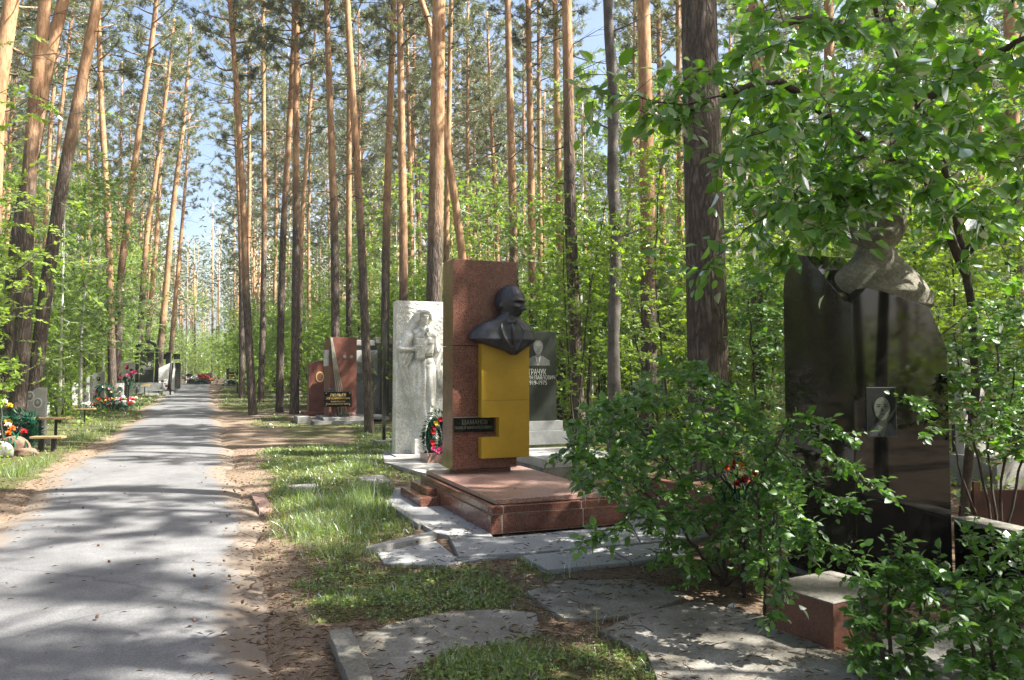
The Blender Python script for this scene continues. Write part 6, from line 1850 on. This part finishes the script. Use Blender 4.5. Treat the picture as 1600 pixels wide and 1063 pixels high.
def grass():
    q = Tri(); wd = Tri()
    N_ = [60000, 60000, 60000, 46000, 150000, 30000, 9000, 30000, 8000]
    for (poly, h, dn), n in zip(GRASS, N_):
        x, y = ground_points(poly, n)
        wx = x + 0.22 * vnoise(x, y, 5, 1) + 0.1 * vnoise(x, y, 14, 2); wy = y + 0.22 * vnoise(x, y, 5, 3) + 0.1 * vnoise(x, y, 14, 4)
        k = in_poly(wx + NR.normal(0, .13, n), wy + NR.normal(0, .2, n), poly) & ~on_slab(x, y) & ~((x < road_right(y) + .06) & (x > road_left(y) - .06))
        clump = .42 + .8 * vnoise(x, y, 3.2, 50) + .5 * vnoise(x, y, 9, 51)
        k &= NR.random(n) < np.clip(clump, .03, 1) * dn * (.62 if h < .075 else .9)
        x, y, clump = x[k], y[k], clump[k]; m = len(x)
        if m == 0: continue
        z = gheight(x, y)
        d = NR.normal(0, .42, (m, 3)); d[:, 2] = 1
        L = h * NR.uniform(.45, 1.25, m) * (.6 + .6 * np.clip(clump, 0, 1.2))
        W = .0042 * np.clip(y / 6, 1, 5)
        scatter(q, BLADE, np.stack([x, y, z], 1), d, NR.normal(0, 1, (m, 3)), L, W, 'grass_blade')
        dr = NR.random(m) < .12
        scatter(q, BLADE, np.stack([x, y, z], 1)[dr], d[dr] * [1.6, 1.6, 1], NR.normal(0, 1, (int(dr.sum()), 3)), (L * 1.1)[dr], (W if np.isscalar(W) else W[dr]), 'litter')
        # leafy weeds among it
        kk = NR.random(m) < (.5 if h < .075 else .22)
        x, y, z = x[kk], y[kk], z[kk]; m = len(x)
        d = NR.normal(0, 1, (m, 3)); d[:, 2] *= .3
        s = NR.uniform(.6, 1.3, m) * .026 * np.clip(y / 7, 1, 3)
        scatter(wd, LEAF4, np.stack([x, y, z + NR.uniform(.01, h * .5, m)], 1), d, NR.normal(0, .4, (m, 3)) + [0, 0, 1], s, s * .8, 'grass_blade')
    # taller tufts beside the paving
    for (px, py, n, h) in ((520, 800, 260, .26), (560, 790, 260, .30), (480, 790, 200, .24), (600, 775, 200, .26), (560, 735, 200, .22), (475, 735, 160, .2), (590, 815, 160, .22), (880, 888, 70, .15), (1035, 915, 6, .12), (935, 960, 40, .10), (970, 1005, 8, .18), (760, 1040, 14, .14),
                            (20, 745, 260, .3), (60, 730, 200, .25), (130, 690, 200, .25), (590, 870, 60, .1), (700, 905, 40, .1)):
        c = G(px, py)
        a = NR.normal(0, .13, (n, 2)); x = c.x + a[:, 0]; y = c.y + a[:, 1]
        kk = ~on_slab(x, y); x, y = x[kk], y[kk]; n = len(x)
        d = NR.normal(0, .33, (n, 3)); d[:, 2] = 1
        scatter(q, BLADE, np.stack([x, y, gheight(x, y)], 1), d, NR.normal(0, 1, (n, 3)), h * NR.uniform(.5, 1.1, n), .006, 'grass_blade')
    q.mats = q.mats
    tag(q.build('grass'), 'green grass in uneven patches along the road verges and between slabs', 'grass', kind='stuff')
    tag(wd.build('weeds'), 'small leafy weeds growing through the grass patches', 'weeds', kind='stuff')
    # undergrowth on the forest floor
    q = Tri()
    n = 60000
    y = NR.uniform(10, 60, n) ; x = NR.uniform(-.75, .75, n) * y
    px = 800 + 1200 * x / y
    g, s = masks(x, y)
    okk = ((x < road_left(y) - 1.0) | (x > road_right(y) + 4.2)) & (s < .3) & (vnoise(x, y, 1.0, 60) > -.35)
    okk &= ~((px > 440) & (px < 900) & (y < 26))
    okk &= ~((y < 24) & (px > 20) & (px < 120))
    x, y = x[okk], y[okk]; m = len(x)
    hh = .10 + .22 * np.clip(vnoise(x, y, 1.6, 61) + .5, 0, 1)
    d = NR.normal(0, 1, (m, 3)); d[:, 2] = np.abs(d[:, 2]) * .5
    s = NR.uniform(.07, .13, m)
    scatter(q, LEAF4, np.stack([x, y, np.interp(y, GX, GZ) + NR.random(m) * hh], 1), d, NR.normal(0, .5, (m, 3)) + [0, 0, 1], s, s * .55, 'sapling_leaf')
    tag(q.build('ground_cover'), 'leafy green ground cover on the forest floor under the pines', 'ground cover', kind='stuff')
    # fallen leaves, needles and bark chips
    q = Tri()
    n = 110000
    y = 3.2 + 14 * NR.random(n) ** 1.6; x = NR.uniform(-.8, .72, n) * y
    rr, rl = road_right(y), road_left(y)
    onr = (x < rr - .02) & (x > rl + .02)
    edge = np.minimum(np.abs(x - rr), np.abs(x - rl))
    pr = np.where(onr, .007 + .6 * np.exp(-edge / .14), .55 + .5 * vnoise(x, y, 3, 70))
    sl0 = on_slab(x, y); sl1 = on_slab(x + NR.normal(0, .09, n), y + NR.normal(0, .09, n))
    pr = np.where(sl0, np.where(sl1, .10 + .7 * np.clip(vnoise(x, y, 2.2, 71) - .2, 0, 1), .85), pr)
    k = NR.random(n) < pr
    x, y = x[k], y[k]; m = len(x)
    sl_ = on_slab(x, y); onr = (x < road_right(y)) & (x > road_left(y))
    z = np.where(sl_, np.where((x > -.9) & (y > 6.4), .062, .026), np.where(onr, .05, gheight(x, y) + .012))
    d = NR.normal(0, 1, (m, 3)); d[:, 2] *= .12
    s = NR.uniform(.007, .026, m) * np.where(onr, .55, 1)
    scatter(q, LEAF4, np.stack([x, y, z], 1), d, NR.normal(0, .25, (m, 3)) + [0, 0, 1], s, s * NR.uniform(.15, .6, m), 'litter')
    k2 = NR.random(m) < .5
    d = NR.normal(0, 1, (k2.sum(), 3)); d[:, 2] *= .08
    scatter(q, LEAF4, np.stack([x, y, z], 1)[k2] + NR.normal(0, .02, (k2.sum(), 3)) * [1, 1, 0], d, NR.normal(0, .2, (k2.sum(), 3)) + [0, 0, 1], .06, .0022, 'litter')
    tag(q.build('leaf_litter'), 'brown fallen leaves and pine needles strewn on soil and slabs', 'leaf litter', kind='stuff')
    # cones and twigs
    q = Tri()
    for i in range(70):
        yy = R.uniform(4.4, 12); 
        if i % 5 == 0: xx = R.uniform(-.6 * yy, .3 * yy)
        else: xx = float(road_right(np.array(yy))) + R.gauss(.0, .22)
        v, f = ell(xx, yy, .058, .011, .011, .018, ('X', R.uniform(.8, 2.2)), 7)
        v = np.array(v); c = np.array([xx, yy, .062])
        tt = np.array([(a, b, c_) for a, b, c_, d_ in f] + [(a, c_, d_) for a, b, c_, d_ in f])
        q.add(v, tt, 'cone')
    for i in range(60):
        yy = R.uniform(4.2, 9); xx = R.uniform(-.1, .55) * yy; a = R.uniform(0, 6); L = R.uniform(.06, .25)
        V, T = tube_arrays([(xx, yy, .075), (xx + L * .5 * cos(a), yy + L * .5 * sin(a), .08 + R.uniform(0, .01)), (xx + L * cos(a + .3), yy + L * sin(a + .3), .072)], [.004, .003, .002], 4)
        q.add(V, T, 'twig')
    tag(q.build('pine_cones'), 'pine cones and dry twigs scattered along the road edge', 'pine cones', kind='stuff')
grass()

def small_items():
    p = G(513 + 22, 767)
    t = thing('dandelion', 'single yellow dandelion in the tall grass beside the paving', 'flower', (p.x, p.y, p.z))
    q = Tri(); q.add(*tube_arrays([(0, 0, 0), (.01, 0, .26)], [.003, .002], 5), 'grass_blade'); q.build('stem', t)
    q = Tri(); a = np.arange(18) * 2.4
    scatter(q, LEAF4, np.tile([[.01, 0, .26]], (18, 1)), np.stack([np.cos(a), np.sin(a), np.linspace(.1, 1, 18)], 1), np.tile([[0, 0, 1.]], (18, 1)), .022, .01, 'petal_yellow'); q.build('petals', t)
    p = G(1143, 954)
    bm = bmesh.new(); bmesh.ops.create_icosphere(bm, subdivisions=2, radius=.024)
    for v in bm.verts: v.co = Vector((v.co.x * 1.1, v.co.y * .9, v.co.z * .7)) * (1 + .2 * sin(v.co.x * 120))
    me = bpy.data.meshes.new('pebble'); bm.to_mesh(me); bm.free(); me.materials.append(MATS['white_enamel'])
    o = link('pebble', me); o.location = (p.x, p.y, .03); tag(o, 'small white stone lying on litter left of the red block', 'stone')
small_items()

# ------------------------------------------------------------------ air between the trees
def haze():
    m, n, out = new_mat('haze')
    v = N(n, 'ShaderNodeVolumePrincipled', i={'Density': 0.0008, 'Anisotropy': 0.35})
    v.inputs['Color'].default_value = (0.93, 0.97, 1.0, 1)
    n.links.new(v.outputs[0], out.inputs['Volume'])
    x0, x1, y0, y1, z0, z1 = -560, 560, -75, 420, -1.5, 32
    vv = [(x, y, z) for z in (z0, z1) for y in (y0, y1) for x in (x0, x1)]
    f = [(0, 2, 3, 1), (4, 5, 7, 6), (0, 1, 5, 4), (2, 6, 7, 3), (0, 4, 6, 2), (1, 3, 7, 5)]
    tag(obj('haze', vv, f, 'haze'), 'thin bright summer haze hanging between the trees', 'haze', kind='stuff')
haze()
print('done', len(bpy.data.objects))
